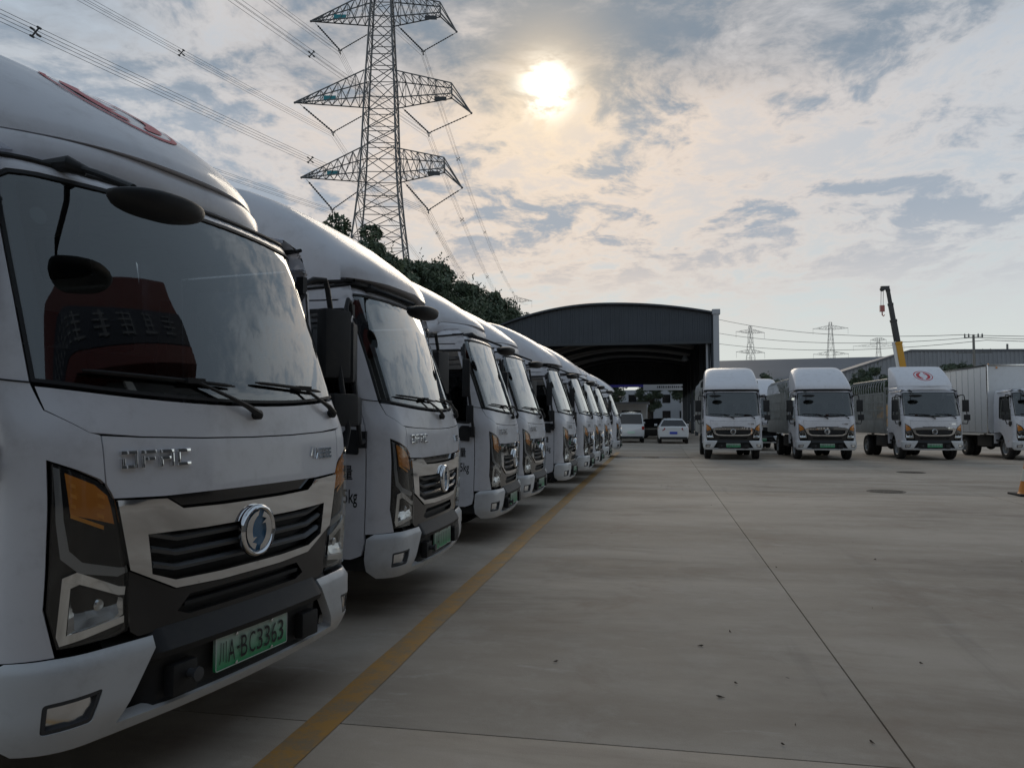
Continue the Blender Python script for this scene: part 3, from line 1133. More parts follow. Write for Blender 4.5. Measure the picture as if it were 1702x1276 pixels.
def swallow_polys(r):
    """two swept wings inside a disc of radius r, point symmetric"""
    def arc(cx, cy, rr, a0, a1, n):
        return [(cx + rr * math.cos(R_(a0 + (a1 - a0) * i / n)), cy + rr * math.sin(R_(a0 + (a1 - a0) * i / n))) for i in range(n + 1)]
    # a swallow: long crescent along the rim with a forked body
    outer = arc(0, 0, .93, 250, 95, 12)
    inner = arc(.28, .02, .80, 118, 205, 8)
    w1 = outer + [(-.02, .98)] + inner + [(-.18, -.30), (-.52, -.52), (-.20, -.62)]
    w1 = [(x * r, y * r) for x, y in w1]
    w2 = [(-x, -y) for x, y in w1]
    return [w1, w2]

# ------------------------------------------------------------------ roof deflectors, chassis, bodies
def emblem_wing_polys():
    return swallow_polys(1.0)


PROF_A = ([0, .06, .14, .30, .47, .64, .82, 1.0], [-.46, -.485, -.54, -.70, -.90, -1.14, -1.44, -1.76], [2.61, 2.66, 2.715, 2.845, 2.98, 3.115, 3.26, 3.39])


def defA(t, y):
    x = np.interp(t, PROF_A[0], PROF_A[1]); z = np.interp(t, PROF_A[0], PROF_A[2])
    a = abs(y) / .90
    return Vector((x - .36 * a ** 2.4 * (1 - .92 * t), y, z - .018 * a ** 6 * (.4 + t)))


def deflector_low(T, emblem):
    mb = MB()
    rings = []
    ys = list(np.linspace(-.86, .86, 33))
    for t in [0, .02, .06, .1, .15, .2, .3, .4, .5, .6, .7, .8, .9, 1.0]:
        top = [defA(t, y) for y in ys]
        e0, e1 = top[0], top[-1]
        ring = [Vector((e0.x - .02, -.93, 2.57)), Vector((e0.x - .02, -.925, 2.60)), e0 + Vector((-.03, -.055, -.05 if e0.z > 2.68 else -.02)), e0 + Vector((-.01, -.03, -.014))] + top + \
               [e1 + Vector((-.01, .03, -.014)), e1 + Vector((-.03, .055, -.05 if e1.z > 2.68 else -.02)), Vector((e1.x - .02, .925, 2.60)), Vector((e1.x - .02, .93, 2.57))]
        rings.append(ring)
    mb.loft(rings, True, True)
    d = T.add("roof_deflector", mb.mesh("roof_deflector", "paint", 40))
    for sg in (-1, 1):
        mb = MB()
        pl = rnd([(-.86, 2.64), (-1.66, 2.64), (-1.66, 3.14), (-1.42, 3.08), (-1.05, 2.90)], .05, 4)
        mb.prism(pl, lambda x, z: Vector((x, sg * .90, z)), lambda x, z: Vector((x, sg * (.938 - .09 * max(0, z - 2.62)), z)))
        T.add("deflector_side_panel", mb.mesh("deflector_side_panel", "paint", bevel=.012), d)
    # wrap-around base visor
    mb = MB()
    path = [Vector((x, -.935, 0)) for x in (-1.72, -1.4, -1.1, -.92)]
    for y in np.linspace(-.925, .925, 45):
        path.append(Vector((-.475 - .36 * (abs(y) / .935) ** 3.0, y, 0)))
    path += [Vector((x, .935, 0)) for x in (-.92, -1.1, -1.4, -1.72)]
    rings = []
    for i, p in enumerate(path):
        dr = (path[min(i + 1, len(path) - 1)] - path[max(i - 1, 0)]).normalized()
        nr = Vector((dr.y, -dr.x, 0))
        rings.append([p + nr * o + Vector((0, 0, z)) for o, z in ((-.02, 2.47), (.012, 2.475), (.018, 2.50), (.008, 2.565), (-.02, 2.60), (-.16, 2.615), (-.16, 2.50))])
    mb.loft(rings, True, True)
    T.add("deflector_base", mb.mesh("deflector_base", "paint", 40), d)
    if emblem:
        mb = MB()
        ct, ry, rt = .50, .315, .235

        def F(a, b, o):
            y = a * ry
            t = ct + b * rt
            p = defA(t, y)
            e = .01
            n = (defA(t, y + e) - defA(t, y - e)).cross(defA(t + e, y) - defA(t - e, y)).normalized()
            return p + n * o
        N = 72
        o_, i_ = [], []
        for k in range(N):
            a = 2 * PI * k / N
            o_.append((math.cos(a), math.sin(a))); i_.append((.915 * math.cos(a), .89 * math.sin(a)))
        mb.add([F(*p, .004) for p in o_] + [F(*p, .004) for p in i_], [(k, (k + 1) % N, N + (k + 1) % N, N + k) for k in range(N)])
        for poly in swallow_polys(.80):
            poly = dens(poly, .08)
            tri = geometry.tessellate_polygon([[Vector((p[0], p[1], 0)) for p in poly]])
            mb.add([F(*p, .0045) for p in poly], [tuple(t) for t in tri])
        T.add("deflector_emblem", mb.mesh("deflector_emblem", "red_vinyl"), d, "red twin-wing emblem in an oval ring")


def deflector_high(T):
    mb = MB()
    xs = [-.30, -.315, -.34, -.38, -.45, -.55, -.70, -.88, -1.06, -1.25, -1.45, -1.62, -1.76]
    zs = [2.51, 2.56, 2.605, 2.655, 2.72, 2.795, 2.905, 3.02, 3.12, 3.21, 3.29, 3.335, 3.36]
    rings = []
    for i, (x, zt) in enumerate(zip(xs, zs)):
        f = 1 - i / (len(xs) - 1)
        ring = []
        n = 34
        w = .945
        for k in range(n + 1):
            a = PI * k / n
            c_, s_ = math.cos(a), math.sin(a)
            ex = 2 / 7.5
            y = w * math.copysign(abs(c_) ** ex, c_)
            z = 2.475 + (zt - 2.475) * abs(s_) ** ex
            xx = x - (.06 + .22 * f) * (abs(y) / w) ** 2.4
            ring.append(Vector((xx, y * (1 - .035 * (z - 2.475) / .79), z)))
        rings.append(ring)
    mb.loft(rings, True, True)
    d = T.add("roof_deflector", mb.mesh("roof_deflector", "paint", 60))
    mb = MB()
    rings = []
    for s in np.linspace(-1.75, 1.75, 61):
        p = S0(s, 2.40); n = SN(s, 1.2)
        rings.append([Vector((p.x, p.y, 0)) + n * o + Vector((0, 0, z)) for o, z in ((-.03, 2.458), (.010, 2.460), (.012, 2.478), (-.03, 2.486))])
    mb.loft(rings, True, True)
    T.add("deflector_seal", mb.mesh("deflector_seal", "seal"), d)


_wm = {}


def wheel_meshes(r=.40, w=.24):
    if (r, w) in _wm:
        return _wm[(r, w)]
    mb = MB()
    h = w / 2
    rim = r * .58
    mb.lathe([(rim, -h * .85), (r * .80, -h * .98), (r * .93, -h * .92), (r * .985, -h * .75), (r, -h * .5), (r, -h * .18), (r * .98, -h * .16), (r * .98, -h * .08), (r, -h * .06), (r, h * .06), (r * .98, h * .08), (r * .98, h * .16), (r, h * .18), (r, h * .5), (r * .985, h * .75), (r * .93, h * .92), (r * .80, h * .98), (rim, h * .85)], (0, 0, 0), "Y", 36)
    ty = mb.mesh("tyre", "rubber", 40)
    mb = MB()
    mb.lathe([(rim, -h * .8), (rim * .97, -h * .9), (rim * .90, -h * .80), (rim * .84, -h * .25), (rim * .62, -h * .22), (rim * .5, -h * .45), (rim * .32, -h * .48), (rim * .28, -h * .85), (.001, -h * .88)], (0, 0, 0), "Y", 30)
    mb.lathe([(rim, h * .8), (rim * .97, h * .9), (rim * .90, h * .80), (rim * .84, h * .25), (rim * .62, h * .22), (rim * .5, h * .45), (rim * .32, h * .48), (rim * .28, h * .85), (.001, h * .88)], (0, 0, 0), "Y", 30)
    for k in range(6):
        a = 2 * PI * k / 6
        for sg in (-1, 1):
            mb.lathe([(.012, sg * h * .40), (.012, sg * h * .60), (.001, sg * h * .61)], (rim * .42 * math.cos(a), 0, rim * .42 * math.sin(a)), "Y", 6)
            aa = a + PI / 6
            mb.box((rim * .73 * math.cos(aa), sg * h * .24, rim * .73 * math.sin(aa)), (.035, .012, .05), Matrix.Rotation(-aa, 3, "Y"))
    ri = mb.mesh("rim", "rim_steel", 30)
    _wm[(r, w)] = (ty, ri)
    return ty, ri


def shifted(me, off):
    m2 = me.copy()
    m2.transform(Matrix.Translation(off))
    return m2


def wheels(T, places, r=.40, w=.24, name="wheel"):
    ty, ri = wheel_meshes(r, w)
    for x, y in places:
        i = T.add(name, shifted(ty, (x, y, r)))
        T.add("rim", shifted(ri, (x, y, r)), i)


def chassis(T, back=-6.1):
    mb = MB()
    for sg in (-1, 1):
        mb.boxr((back, sg * .36 - .035, .60), (-.35, sg * .36 + .035, .80))
    for x in (-.9, -2.2, -3.4, -4.6, -5.6):
        mb.boxr((x - .05, -.36, .63), (x + .05, .36, .76))
    T.add("chassis_frame", mb.mesh("chassis_frame", "chassis"))
    for x, r, spr in ((-.98, .055, (-1.5, -.45, .46)), (-4.35, .075, (-5.0, -3.7, .50))):
        mb = MB()
        mb.tube([(x, -.82, .40), (x, .82, .40)], r, 10)
        if r > .06:
            mb.ball((x, 0, .40), .17, 8)
        for sg in (-1, 1):
            mb.boxr((spr[0], sg * .42 - .03, .38), (spr[1], sg * .42 + .03, spr[2] + .06))
        T.add("axle", mb.mesh("axle", "chassis"))
    for sg in (-1, 1):
        mb = MB()
        mb.boxr((-3.3, sg * .70 - .22, .42), (-2.1, sg * .70 + .22, .80))
        T.add("battery_case", mb.mesh("battery_case", "chassis", bevel=.02))
    wheels(T, [(-.98, -.84), (-.98, .84), (-4.35, -.86), (-4.35, .86), (-4.35, -.60), (-4.35, .60)])


def box_body(T, top=2.98, hw=1.02):
    mb = MB()
    mb.boxr((-6.2, -hw, .92), (-1.86, hw, top))
    b = T.add("cargo_box", mb.mesh("cargo_box", "box_white", bevel=.02))
    mb = MB()
    for sg in (-1, 1):
        for z in (.93, top - .01):
            mb.boxr((-6.22, sg * hw - .02, z - .03), (-1.84, sg * hw + .025, z + .03))
        for x in (-6.2, -1.86):
            mb.boxr((x - .03, sg * hw - .03, .92), (x + .03, sg * hw + .02, top))
        for x in np.arange(-5.7, -2.2, .55):
            mb.boxr((x - .012, sg * hw - .01, .97), (x + .012, sg * hw + .008, top - .05))
    for z in (.93, top - .01):
        mb.boxr((-1.885, -hw, z - .03), (-1.835, hw, z + .03))
    T.add("box_trim", mb.mesh("box_trim", "chrome_dull", bevel=.005), b)
    mb = MB()
    for y in (-.8, .8):
        mb.ball((-1.83, y, top - .10), .035, 6)
        mb.ball((-1.95, y * 1.29, top + .035), .03, 6)
    T.add("marker_lamp", mb.mesh("marker_lamp", "amber"), b)


def stake_body(T, top=2.95, hw=1.06):
    mb = MB()
    mb.boxr((-6.2, -hw, .90), (-1.86, hw, 1.02))
    mb.boxr((-6.2, -hw - .02, .92), (-1.86, -hw, 1.42))
    mb.boxr((-6.2, hw, .92), (-1.86, hw + .02, 1.42))
    b = T.add("cargo_bed", mb.mesh("cargo_bed", "stake", bevel=.01))
    for sg in (-1, 1):
        mb = MB()
        y = sg * (hw - .01)
        for z in (1.46, 1.78, 2.10, 2.42):
            mb.boxr((-6.2, y - .02, z - .025), (-1.86, y + .02, z + .025))
        T.add("side_rail", mb.mesh("side_rail", "stake"), b)
        mb = MB()
        for x in np.arange(-6.12, -1.9, .15):
            mb.boxr((x - .024, y - .012 + sg * .022, 1.40), (x + .024, y + .012 + sg * .022, 2.45))
        T.add("stake_slats", mb.mesh("stake_slats", "stake"), b)
        for x in (-6.15, -5.08, -4.0, -2.95, -1.90):
            mb = MB()
            mb.boxr((x - .04, y - .03, .95), (x + .04, y + .035, 2.46))
            T.add("corner_post", mb.mesh("corner_post", "stake"), b)
        mb = MB()
        for x in np.arange(-6.1, -1.9, .30):
            mb.tube([(x, y, 2.44), (x, y + sg * .01, 2.66), (x, y - sg * .03, top - .12), (x, y - sg * .16, top)], .016, 6)
        mb.tube([(-6.15, y - sg * .16, top), (-1.9, y - sg * .16, top)], .02, 6)
        T.add("top_rail", mb.mesh("top_rail", "steel"), b)
    mb = MB()
    for yy in np.arange(-hw + .05, hw, .105):
        mb.boxr((-1.90, yy - .026, 1.0), (-1.86, yy + .026, 2.60))
    for z in (1.5, 2.0, 2.6):
        mb.boxr((-1.91, -hw, z - .03), (-1.85, hw, z + .03))
    mb.tube([(-1.88, -hw, 2.5), (-1.88, -hw + .02, top - .1), (-1.88, -hw + .15, top), (-1.88, hw - .15, top), (-1.88, hw - .02, top - .1), (-1.88, hw, 2.5)], .022, 6)
    T.add("front_rack", mb.mesh("front_rack", "stake"), b)


def truck_template(style, defl, body, chars, emblem=False):
    T = Tmpl()
    pl0, lp, PP = cab_cache(T, style)
    plate_text(T, lp, PP, chars)
    if defl == "A":
        deflector_low(T, emblem)
    elif defl == "B":
        deflector_high(T)
    chassis(T)
    if body == "box":
        box_body(T, 2.98 if defl != "N" else 3.45, 1.02 if defl != "N" else 1.12)
    elif body == "lowbox":
        box_body(T, 2.80)
    else:
        stake_body(T)
    return T


_cc = {}


def cab_cache(T, style):
    """cab parts are meshed once per style, then shared by every template"""
    if style not in _cc:
        t = Tmpl()
        r = cab_parts(t, style)
        _cc[style] = (t, r)
    t, r = _cc[style]
    assert not T.parts
    T.parts += list(t.parts)
    return r


L_NEAR = truck_template("L", "A", "lowbox", "川A.BC3363", True)
L_LOW = truck_template("L", "A", "box", "川A|||||||")
L_HIGH = truck_template("L", "B", "box", "川A|||||||")
R_HIGH = truck_template("R", "B", "stake", "川A|||||||")
R_LOW = truck_template("R", "A", "stake", "川A|||||||", True)
R_BOX = truck_template("R", "N", "box", "川A|||||||")

GL = "white trucks parked side by side along the yellow line"
ROW = [  # template, x, y, heading (deg), label
    (L_NEAR, -1.745, 3.21, -9.0, "largest white truck, cut by the photo edge, red oval emblem on roof deflector, plate BC3363"),
    (L_HIGH, -1.74, 6.28, .4, "truck beside the largest one, tall smooth roof deflector and 5kg lettering on door"),
    (L_LOW, -1.77, 9.68, 1.2, "third truck of the row, wedge deflector framed by dark trees behind"),
    (L_LOW, -1.77, 12.05, -.5, "fourth truck of the row, its nose half hidden by the third truck"),
    (L_HIGH, -1.59, 15.3, 0.4, "fifth truck of the row, tall roof deflector rising in front of the dark shed"),
    (L_HIGH, -1.49, 18.3, 0.0, "sixth truck of the row, tall deflector, between the fifth and seventh trucks"),
    (L_LOW, -1.43, 20.7, 0.0, "seventh truck of the row, only a narrow strip of its front showing"),
    (L_LOW, -1.42, 24.1, 0.0, "eighth truck of the row, next to last before the white cars"),
    (L_HIGH, -1.40, 30.4, 0.0, "last and smallest truck of the row, standing apart beside the white van"),
]
for i, (T, x, y, rz, lb) in enumerate(ROW):
    T.make("cab_over_truck", (x, y, 0), R_(rz), lb, "truck", GL)

GR_ = "white trucks parked facing the camera across the yard"
for T, x, y, rz, lb in (
    (R_HIGH, 2.58, 28.2, -90.5, "cage-sided truck facing camera nearest the white hatchback, plain tall roof deflector"),
    (R_HIGH, 5.78, 28.5, -89, "middle cage-sided truck facing camera, plain tall deflector, grey slatted bed showing beside it"),
    (R_LOW, 9.47, 29.2, -87, "cage-sided truck facing camera with red oval emblem on its white roof deflector"),
    (R_BOX, 13.2, 29.6, -88, "white box truck cut by the photo edge, no roof deflector, tall plain box"),
    (R_HIGH, 4.55, 36.5, -90, "truck mostly hidden between and behind two cage-sided trucks facing camera"),
):
    T.make("cab_over_truck", (x, y, 0), R_(rz), lb, "truck", GR_)

# ------------------------------------------------------------------ ground
def concrete():
    m = mat("concrete", (.3, .29, .27), .72)
    nt = m.node_tree
    q = NG(nt)
    b = nt.nodes["Principled BSDF"]
    geo = q.n("ShaderNodeNewGeometry")
    pos = geo.outputs["Position"]
    # streaks run with the traffic across the yard
    mp = q.n("ShaderNodeMapping")
    nt.links.new(pos, mp.inputs[0])
    mp.inputs["Scale"].default_value = (.35, 1.0, 1.0)
    n1 = q.noise(mp.outputs[0], .55, 6, .62)
    n2 = q.noise(pos, 3.2, 7, .68, w=2.0)
    n3 = q.noise(pos, 160.0, 3, .6)
    n4 = q.noise(mp.outputs[0], .9, 5, .7, .6, w=7.0)
    oi = q.n("ShaderNodeObjectInfo")
    c = q.mix(q.ramp(n1, .30, .72), (.205, .180, .148), (.315, .290, .250))
    c = q.mix(q.math("MULTIPLY", q.ramp(n2, .45, .75), .38), c, (.37, .352, .32))
    c = q.mix(q.math("MULTIPLY", q.ramp(n4, .48, .68), .62), c, (.135, .118, .098))
    n6 = q.noise(mp.outputs[0], 2.6, 8, .72, 1.2, w=9.0)
    c = q.mix(q.math("MULTIPLY", q.ramp(n6, .60, .70), .22), c, (.43, .42, .41))
    n7 = q.noise(pos, 1.3, 6, .7, .4, w=4.0)
    c = q.mix(q.math("MULTIPLY", q.ramp(n7, .52, .74), .55), c, (.175, .135, .105))
    # tyre scuffs drawn along and across the yard
    mp2 = q.n("ShaderNodeMapping")
    nt.links.new(pos, mp2.inputs[0])
    mp2.inputs["Scale"].default_value = (2.4, .12, 1.0)
    mp2.inputs["Rotation"].default_value = (0, 0, .12)
    n8 = q.noise(mp2.outputs[0], 1.2, 5, .65, .3, w=6.0)
    c = q.mix(q.math("MULTIPLY", q.math("MULTIPLY", q.ramp(n8, .60, .74), q.ramp(n1, .35, .6)), .40), c, (.10, .092, .084))
    n9 = q.noise(mp.outputs[0], 5.0, 8, .75, .5, w=13.0)
    c = q.mix(q.math("MULTIPLY", q.math("MULTIPLY", q.ramp(n9, .56, .68), q.ramp(n4, .55, .40)), .30), c, (.46, .45, .44))
    v = q.math("ADD", q.math("MULTIPLY", oi.outputs["Random"], .14), 1.40)
    v = q.math("MULTIPLY", v, q.math("ADD", q.math("MULTIPLY", n3, .30), .85))
    c = q.mix(1.0, c, q.comb(q.math("MULTIPLY", v, 1.04), q.math("MULTIPLY", v, .98), q.math("MULTIPLY", v, .945)), "MULTIPLY")
    # small dark pits and specks
    n5 = q.noise(pos, 11.0, 2, .5, w=11.0)
    c = q.mix(q.math("MULTIPLY", q.ramp(n5, .735, .76), .75), c, (.06, .055, .05))
    nt.links.new(c, b.inputs["Base Color"])
    nt.links.new(q.math("ADD", q.math("MULTIPLY", n2, .30), .62), b.inputs["Roughness"])
    b.inputs["Specular IOR Level"].default_value = .3
    bp = q.n("ShaderNodeBump")
    bp.inputs["Strength"].default_value = .35
    bp.inputs["Distance"].default_value = .004
    nt.links.new(n3, bp.inputs["Height"])
    bp2 = q.n("ShaderNodeBump")
    bp2.inputs["Strength"].default_value = .25
    bp2.inputs["Distance"].default_value = .02
    nt.links.new(n2, bp2.inputs["Height"])
    nt.links.new(bp.outputs[0], bp2.inputs["Normal"])
    nt.links.new(bp2.outputs[0], b.inputs["Normal"])


concrete()
mat("ground_dirt", (.10, .092, .078), .9, var=.2, vscale=1.0)
mat("far_ground", (.20, .19, .165), .9, var=.2, vscale=.05)
mb = MB()
N = 24
ring = lambda r: [Vector((r * math.cos(2 * PI * k / N), r * math.sin(2 * PI * k / N) + 40, -.03)) for k in range(N)]
mb.loft([ring(2200), ring(400), ring(90)], False, True)
mb.add(ring(90), [tuple(range(N))])
gr = obj("ground", mb.mesh("ground", "ground_dirt"))
tag(gr, "dusty ground under the concrete yard", None, None, "structure")
# cast slabs with open joints
SW, SLN, SX0, SY0, SROT = 5.0, 12.5, 1.035, 3.52, -.0024
mb = MB()
gp = .0045
mb.boxr((gp, gp, -.12), (SW - gp, SLN - gp, 0))
slab_me = mb.mesh("concrete_slab", "concrete", bevel=.004)
rot = Matrix.Rotation(SROT, 4, "Z")
random.seed(4)
for i in range(-7, 9):
    for j in range(-2, 9):
        if (i < -4 or i > 6) and j > 4:
            continue
        p = rot @ Vector((i * SW, j * SLN, 0)) + Vector((SX0, SY0, random.uniform(-.0008, .0008)))
        o = obj("concrete_slab", slab_me, gr)
        o.location = p
        o.rotation_euler = (0, 0, SROT)

# painted yellow line, worn
ym = mat("yellow_paint", (.50, .26, .035), .6)
q = NG(ym.node_tree)
geo = q.n("ShaderNodeNewGeometry")
nz = q.noise(geo.outputs["Position"], 5.0, 8, .75)
nz2 = q.noise(geo.outputs["Position"], 60.0, 4, .6)
wear = q.ramp(q.math("ADD", q.math("MULTIPLY", nz, .75), q.math("MULTIPLY", nz2, .25)), .40, .64)
c = q.mix(wear, (.44, .225, .042), (.25, .19, .12))
ym.node_tree.links.new(c, ym.node_tree.nodes["Principled BSDF"].inputs["Base Color"])
mb = MB()
pts = [(-1.57 - .0052 * y, y) for y in np.linspace(-4, 34, 60)]
random.seed(9)
L_ = [Vector((x - .085 + random.uniform(-.006, .006), y, .0042)) for x, y in pts]
R2 = [Vector((x + .085 + random.uniform(-.006, .006), y, .0042)) for x, y in pts]
mb.loft([L_, R2], False, False)
yl = obj("yellow_line", mb.mesh("yellow_line", "yellow_paint"))
tag(yl, "worn yellow painted line running along the truck noses", "road marking", None, "structure")

# damp patch on the concrete near the far trucks
mat("wet", (.05, .048, .045), .12)
mb = MB()
random.seed(2)
for cx, cy, rx, ry in ((-.75, 29.4, 1.1, .28), (.5, 29.8, .9, .18)):
    n = 40
    ph = [random.uniform(0, 6) for _ in range(4)]
    ringp = []
    for k in range(n):
        a = 2 * PI * k / n
        r = 1 + .25 * math.sin(2 * a + ph[0]) + .18 * math.sin(5 * a + ph[1]) + .10 * math.sin(9 * a + ph[2])
        ringp.append(Vector((cx + rx * r * math.cos(a), cy + ry * r * math.sin(a), .0035 if cx < 0 else .004)))
    mb.add(ringp, [tuple(range(n))])
pu = obj("puddle", mb.mesh("puddle", "wet"))
tag(pu, "dark wet patch on the concrete in front of the white cars", "puddle", None, "structure")

# manhole covers
mat("cast_iron", (.12, .105, .085), .6, .5, var=.3, vscale=8)


def manhole(x, y, r, lb):
    root = empty("manhole_cover", (x, y, 0))
    tag(root, lb, "manhole cover", "manhole covers set in the concrete")
    mb = MB()
    mb.lathe([(r, .001), (r, .009), (r * .93, .010), (r * .93, .006), (r * .90, .006)], (0, 0, 0), "Z", 40)
    obj("cover_ring", mb.mesh("cover_ring", "cast_iron"), root)
    mb = MB()
    mb.lathe([(r * .89, .006), (.001, .0075)], (0, 0, 0), "Z", 40)
    for k in range(-4, 5):
        for l in range(-4, 5):
            if math.hypot(k, l) < 4.3:
                mb.boxr((k * r * .19 - r * .06, l * r * .19 - r * .06, .006), (k * r * .19 + r * .06, l * r * .19 + r * .06, .012))
    obj("cover_plate", mb.mesh("cover_plate", "cast_iron"), root)


manhole(4.45, 16.6, .36, "round iron manhole cover in the open concrete, the closer of two")
manhole(6.7, 22.6, .36, "round iron manhole cover farther away, in front of the emblem-topped truck")

# dry leaves and twigs lying on the slab
mat("dry_leaf", (.075, .058, .04), .8)
random.seed(12)
spots = [(1290, 943), (1455, 930), (1512, 948), (1530, 1103), (1213, 1050), (1448, 1234), (1322, 1205), (1222, 1136), (1698, 934), (1182, 840), (1155, 805), (1166, 1074), (1300, 1238), (925, 1100), (1195, 1159), (1450, 1011)]
for u, v in spots:
    pitch, yaw = R_(2.594), R_(10.782)
    a = (u - 851) / 1280; b_ = (638 - v) / 1280
    Fv = Vector((-math.sin(yaw) * math.cos(pitch), math.cos(yaw) * math.cos(pitch), math.sin(pitch)))
    Rv = Vector((math.cos(yaw), math.sin(yaw), 0))
    d = Fv + Rv * a + Rv.cross(Fv) * b_
    t = -CAM_H / d.z
    mb = MB()
    L0 = random.uniform(.012, .034)
    ang = random.uniform(0, PI)
    mb.add([(0, -L0 * .18, .004), (L0 * .5, 0, .008 + L0 * .1), (0, L0 * .18, .004), (-L0, 0, .005), (0, 0, .014)], [(0, 1, 4), (1, 2, 4), (2, 3, 4), (3, 0, 4)])
    o = obj("dry_leaf", mb.mesh("dry_leaf", "dry_leaf"))
    o.location = (d.x * t, d.y * t, 0.0)
    o.rotation_euler = (0, 0, ang)
    tag(o, "tiny dry leaf or chip lying on the open concrete", "leaf", "dry leaves scattered on the concrete")

# traffic cone at the photo edge
mat("cone_orange", (.62, .22, .03), .5, var=.1)
mat("cone_band", (.62, .60, .50), .4)
cone = empty("traffic_cone", (6.90, 16.25, 0))
tag(cone, "orange traffic cone on a dark base, cut by the photo edge", "traffic cone")
mb = MB()
mb.lathe([(.215, .035), (.195, .05), (.185, .08), (.10, .50), (.055, .80), (.045, .82), (.001, .82)], (0, 0, 0), "Z", 28)
cb = obj("cone_body", mb.mesh("cone_body", "cone_orange"), cone)
mb = MB()
mb.lathe([(.150, .275), (.105, .50), (.100, .50), (.147, .275)], (.0, 0, 0), "Z", 28)
mb.v = [(x * 1.02, y * 1.02, z) for x, y, z in mb.v]
obj("reflective_band", mb.mesh("reflective_band", "cone_band"), cone)
mb = MB()
mb.boxr((-.28, -.28, 0), (.28, .28, .038))
obj("cone_base", mb.mesh("cone_base", "rubber", bevel=.012), cone)

# ------------------------------------------------------------------ transmission line
mat("galv", (.16, .165, .17), .6, .4)
mat("insul", (.035, .04, .045), .35)
mat("cable", (.06, .062, .066), .5, .5)
mat("sign_teal", (.02, .25, .30), .5)


def lattice(mb, lo, hi, zs, ws, member=.11, brace=.07, depth_ratio=1.0):
    """square tapering lattice mast: corner legs, rings and X bracing between levels"""
    for a, b in zip(range(len(zs) - 1), range(1, len(zs))):
        for k in range(4):
            def cn(i, kk):
                h = ws[i] / 2
                sx, sy = ((-1, -1), (1, -1), (1, 1), (-1, 1))[kk % 4]
                return Vector((sx * h, sy * h * depth_ratio, zs[i]))
            mb.beam(cn(a, k), cn(b, k), member)
            mb.beam(cn(a, k), cn(b, k + 1), brace)
            mb.beam(cn(a, k + 1), cn(b, k), brace)
            mb.beam(cn(b, k), cn(b, k + 1), brace)
            m1 = (cn(a, k) + cn(a, k + 1)) / 2
            if (zs[b] - zs[a]) > 3.2:                       # secondary bracing in the tall panels
                c = (cn(a, k) + cn(a, k + 1) + cn(b, k) + cn(b, k + 1)) / 4
                for q_ in (cn(a, k), cn(a, k + 1)):
                    mb.beam(q_.lerp(cn(b, k if q_ == cn(a, k) else k + 1), .5), c.lerp(m1, .25), brace * .7)
    return mb


def cross_arm(mb, x0, w0, tip, zb0, zt0, dep, kink=None, n=7, brace=.06, mem=.10):
    """truss arm from the mast face (x0) to a tip; bottom chord at zb0, top chord from zt0"""
    sg = 1 if tip[0] > 0 else -1
    tipv = Vector(tip)
    if kink:
        kx, kzb, kzt = kink
        ex, ezb, ezt, ed = sg * kx, kzb, kzt, dep * .45
    else:
        ex, ezb, ezt, ed = tip[0], tip[2], tip[2] + .05, .05

    def pt(i, top, s):
        t = i / n
        return Vector((x0 + (ex - x0) * t, s * (dep / 2 * (1 - t) + ed / 2 * t), (zt0 + (ezt - zt0) * t) if top else (zb0 + (ezb - zb0) * t)))
    for i in range(n):
        for s in (-1, 1):
            mb.beam(pt(i, 0, s), pt(i + 1, 0, s), mem)
            mb.beam(pt(i, 1, s), pt(i + 1, 1, s), mem)
            mb.beam(pt(i, 0, s), pt(i + 1, 1, s) if i % 2 == 0 else pt(i, 1, s), brace)
            mb.beam(pt(i, 1, s), pt(i + 1, 0, s), brace)
        for tp in (0, 1):
            mb.beam(pt(i, tp, -1), pt(i + 1, tp, 1), brace)
            mb.beam(pt(i + 1, tp, -1), pt(i + 1, tp, 1), brace)
    if kink:
        for s in (-1, 1):
            mb.beam(pt(n, 0, s), tipv, mem * 1.2)
            mb.beam(pt(n, 1, s), tipv, mem)
        mb.beam(pt(n, 0, 1), pt(n, 1, 1), mem)
        mb.beam(pt(n, 0, -1), pt(n, 1, -1), mem)
    mb.ball(tipv, .16, 5)


TOW = Vector((-35.7, 95.1, 0))
TROT = R_(12)


def tower_pt(p):
    return TOW + Matrix.Rotation(TROT, 3, "Z") @ Vector(p)


tower = empty("transmission_tower", TOW, TROT)
tag(tower, "tall steel lattice power pylon with three pairs of arms behind the trees", "pylon")
mb = MB()
zs = [0, 6, 12, 17, 21, 24.5, 27.5, 30, 33.2, 36.4, 38.6, 40.8, 43.2, 46.8, 49, 51.5, 54.2, 57.5, 60, 63, 66]
wsz = [11.6, 10.4, 9.2, 8.1, 7.2, 6.4, 5.7, 5.2, 4.7, 4.4, 4.25, 4.1, 3.95, 3.6, 3.35, 3.1, 2.85, 2.5, 2.2, 1.6, 1.0]
obj("tower_mast", lattice(MB(), 0, 66, zs, wsz, .17, .085).mesh("tower_mast", "galv", flat=True), tower)
ARMS = [(33.2, 36.4, 4.7, 10.4, 10.7, 4.3), (43.2, 46.8, 3.95, 11.4, 11.9, 4.0), (54.2, 57.5, 2.85, 9.4, 9.9, 4.0)]
VPTS = []
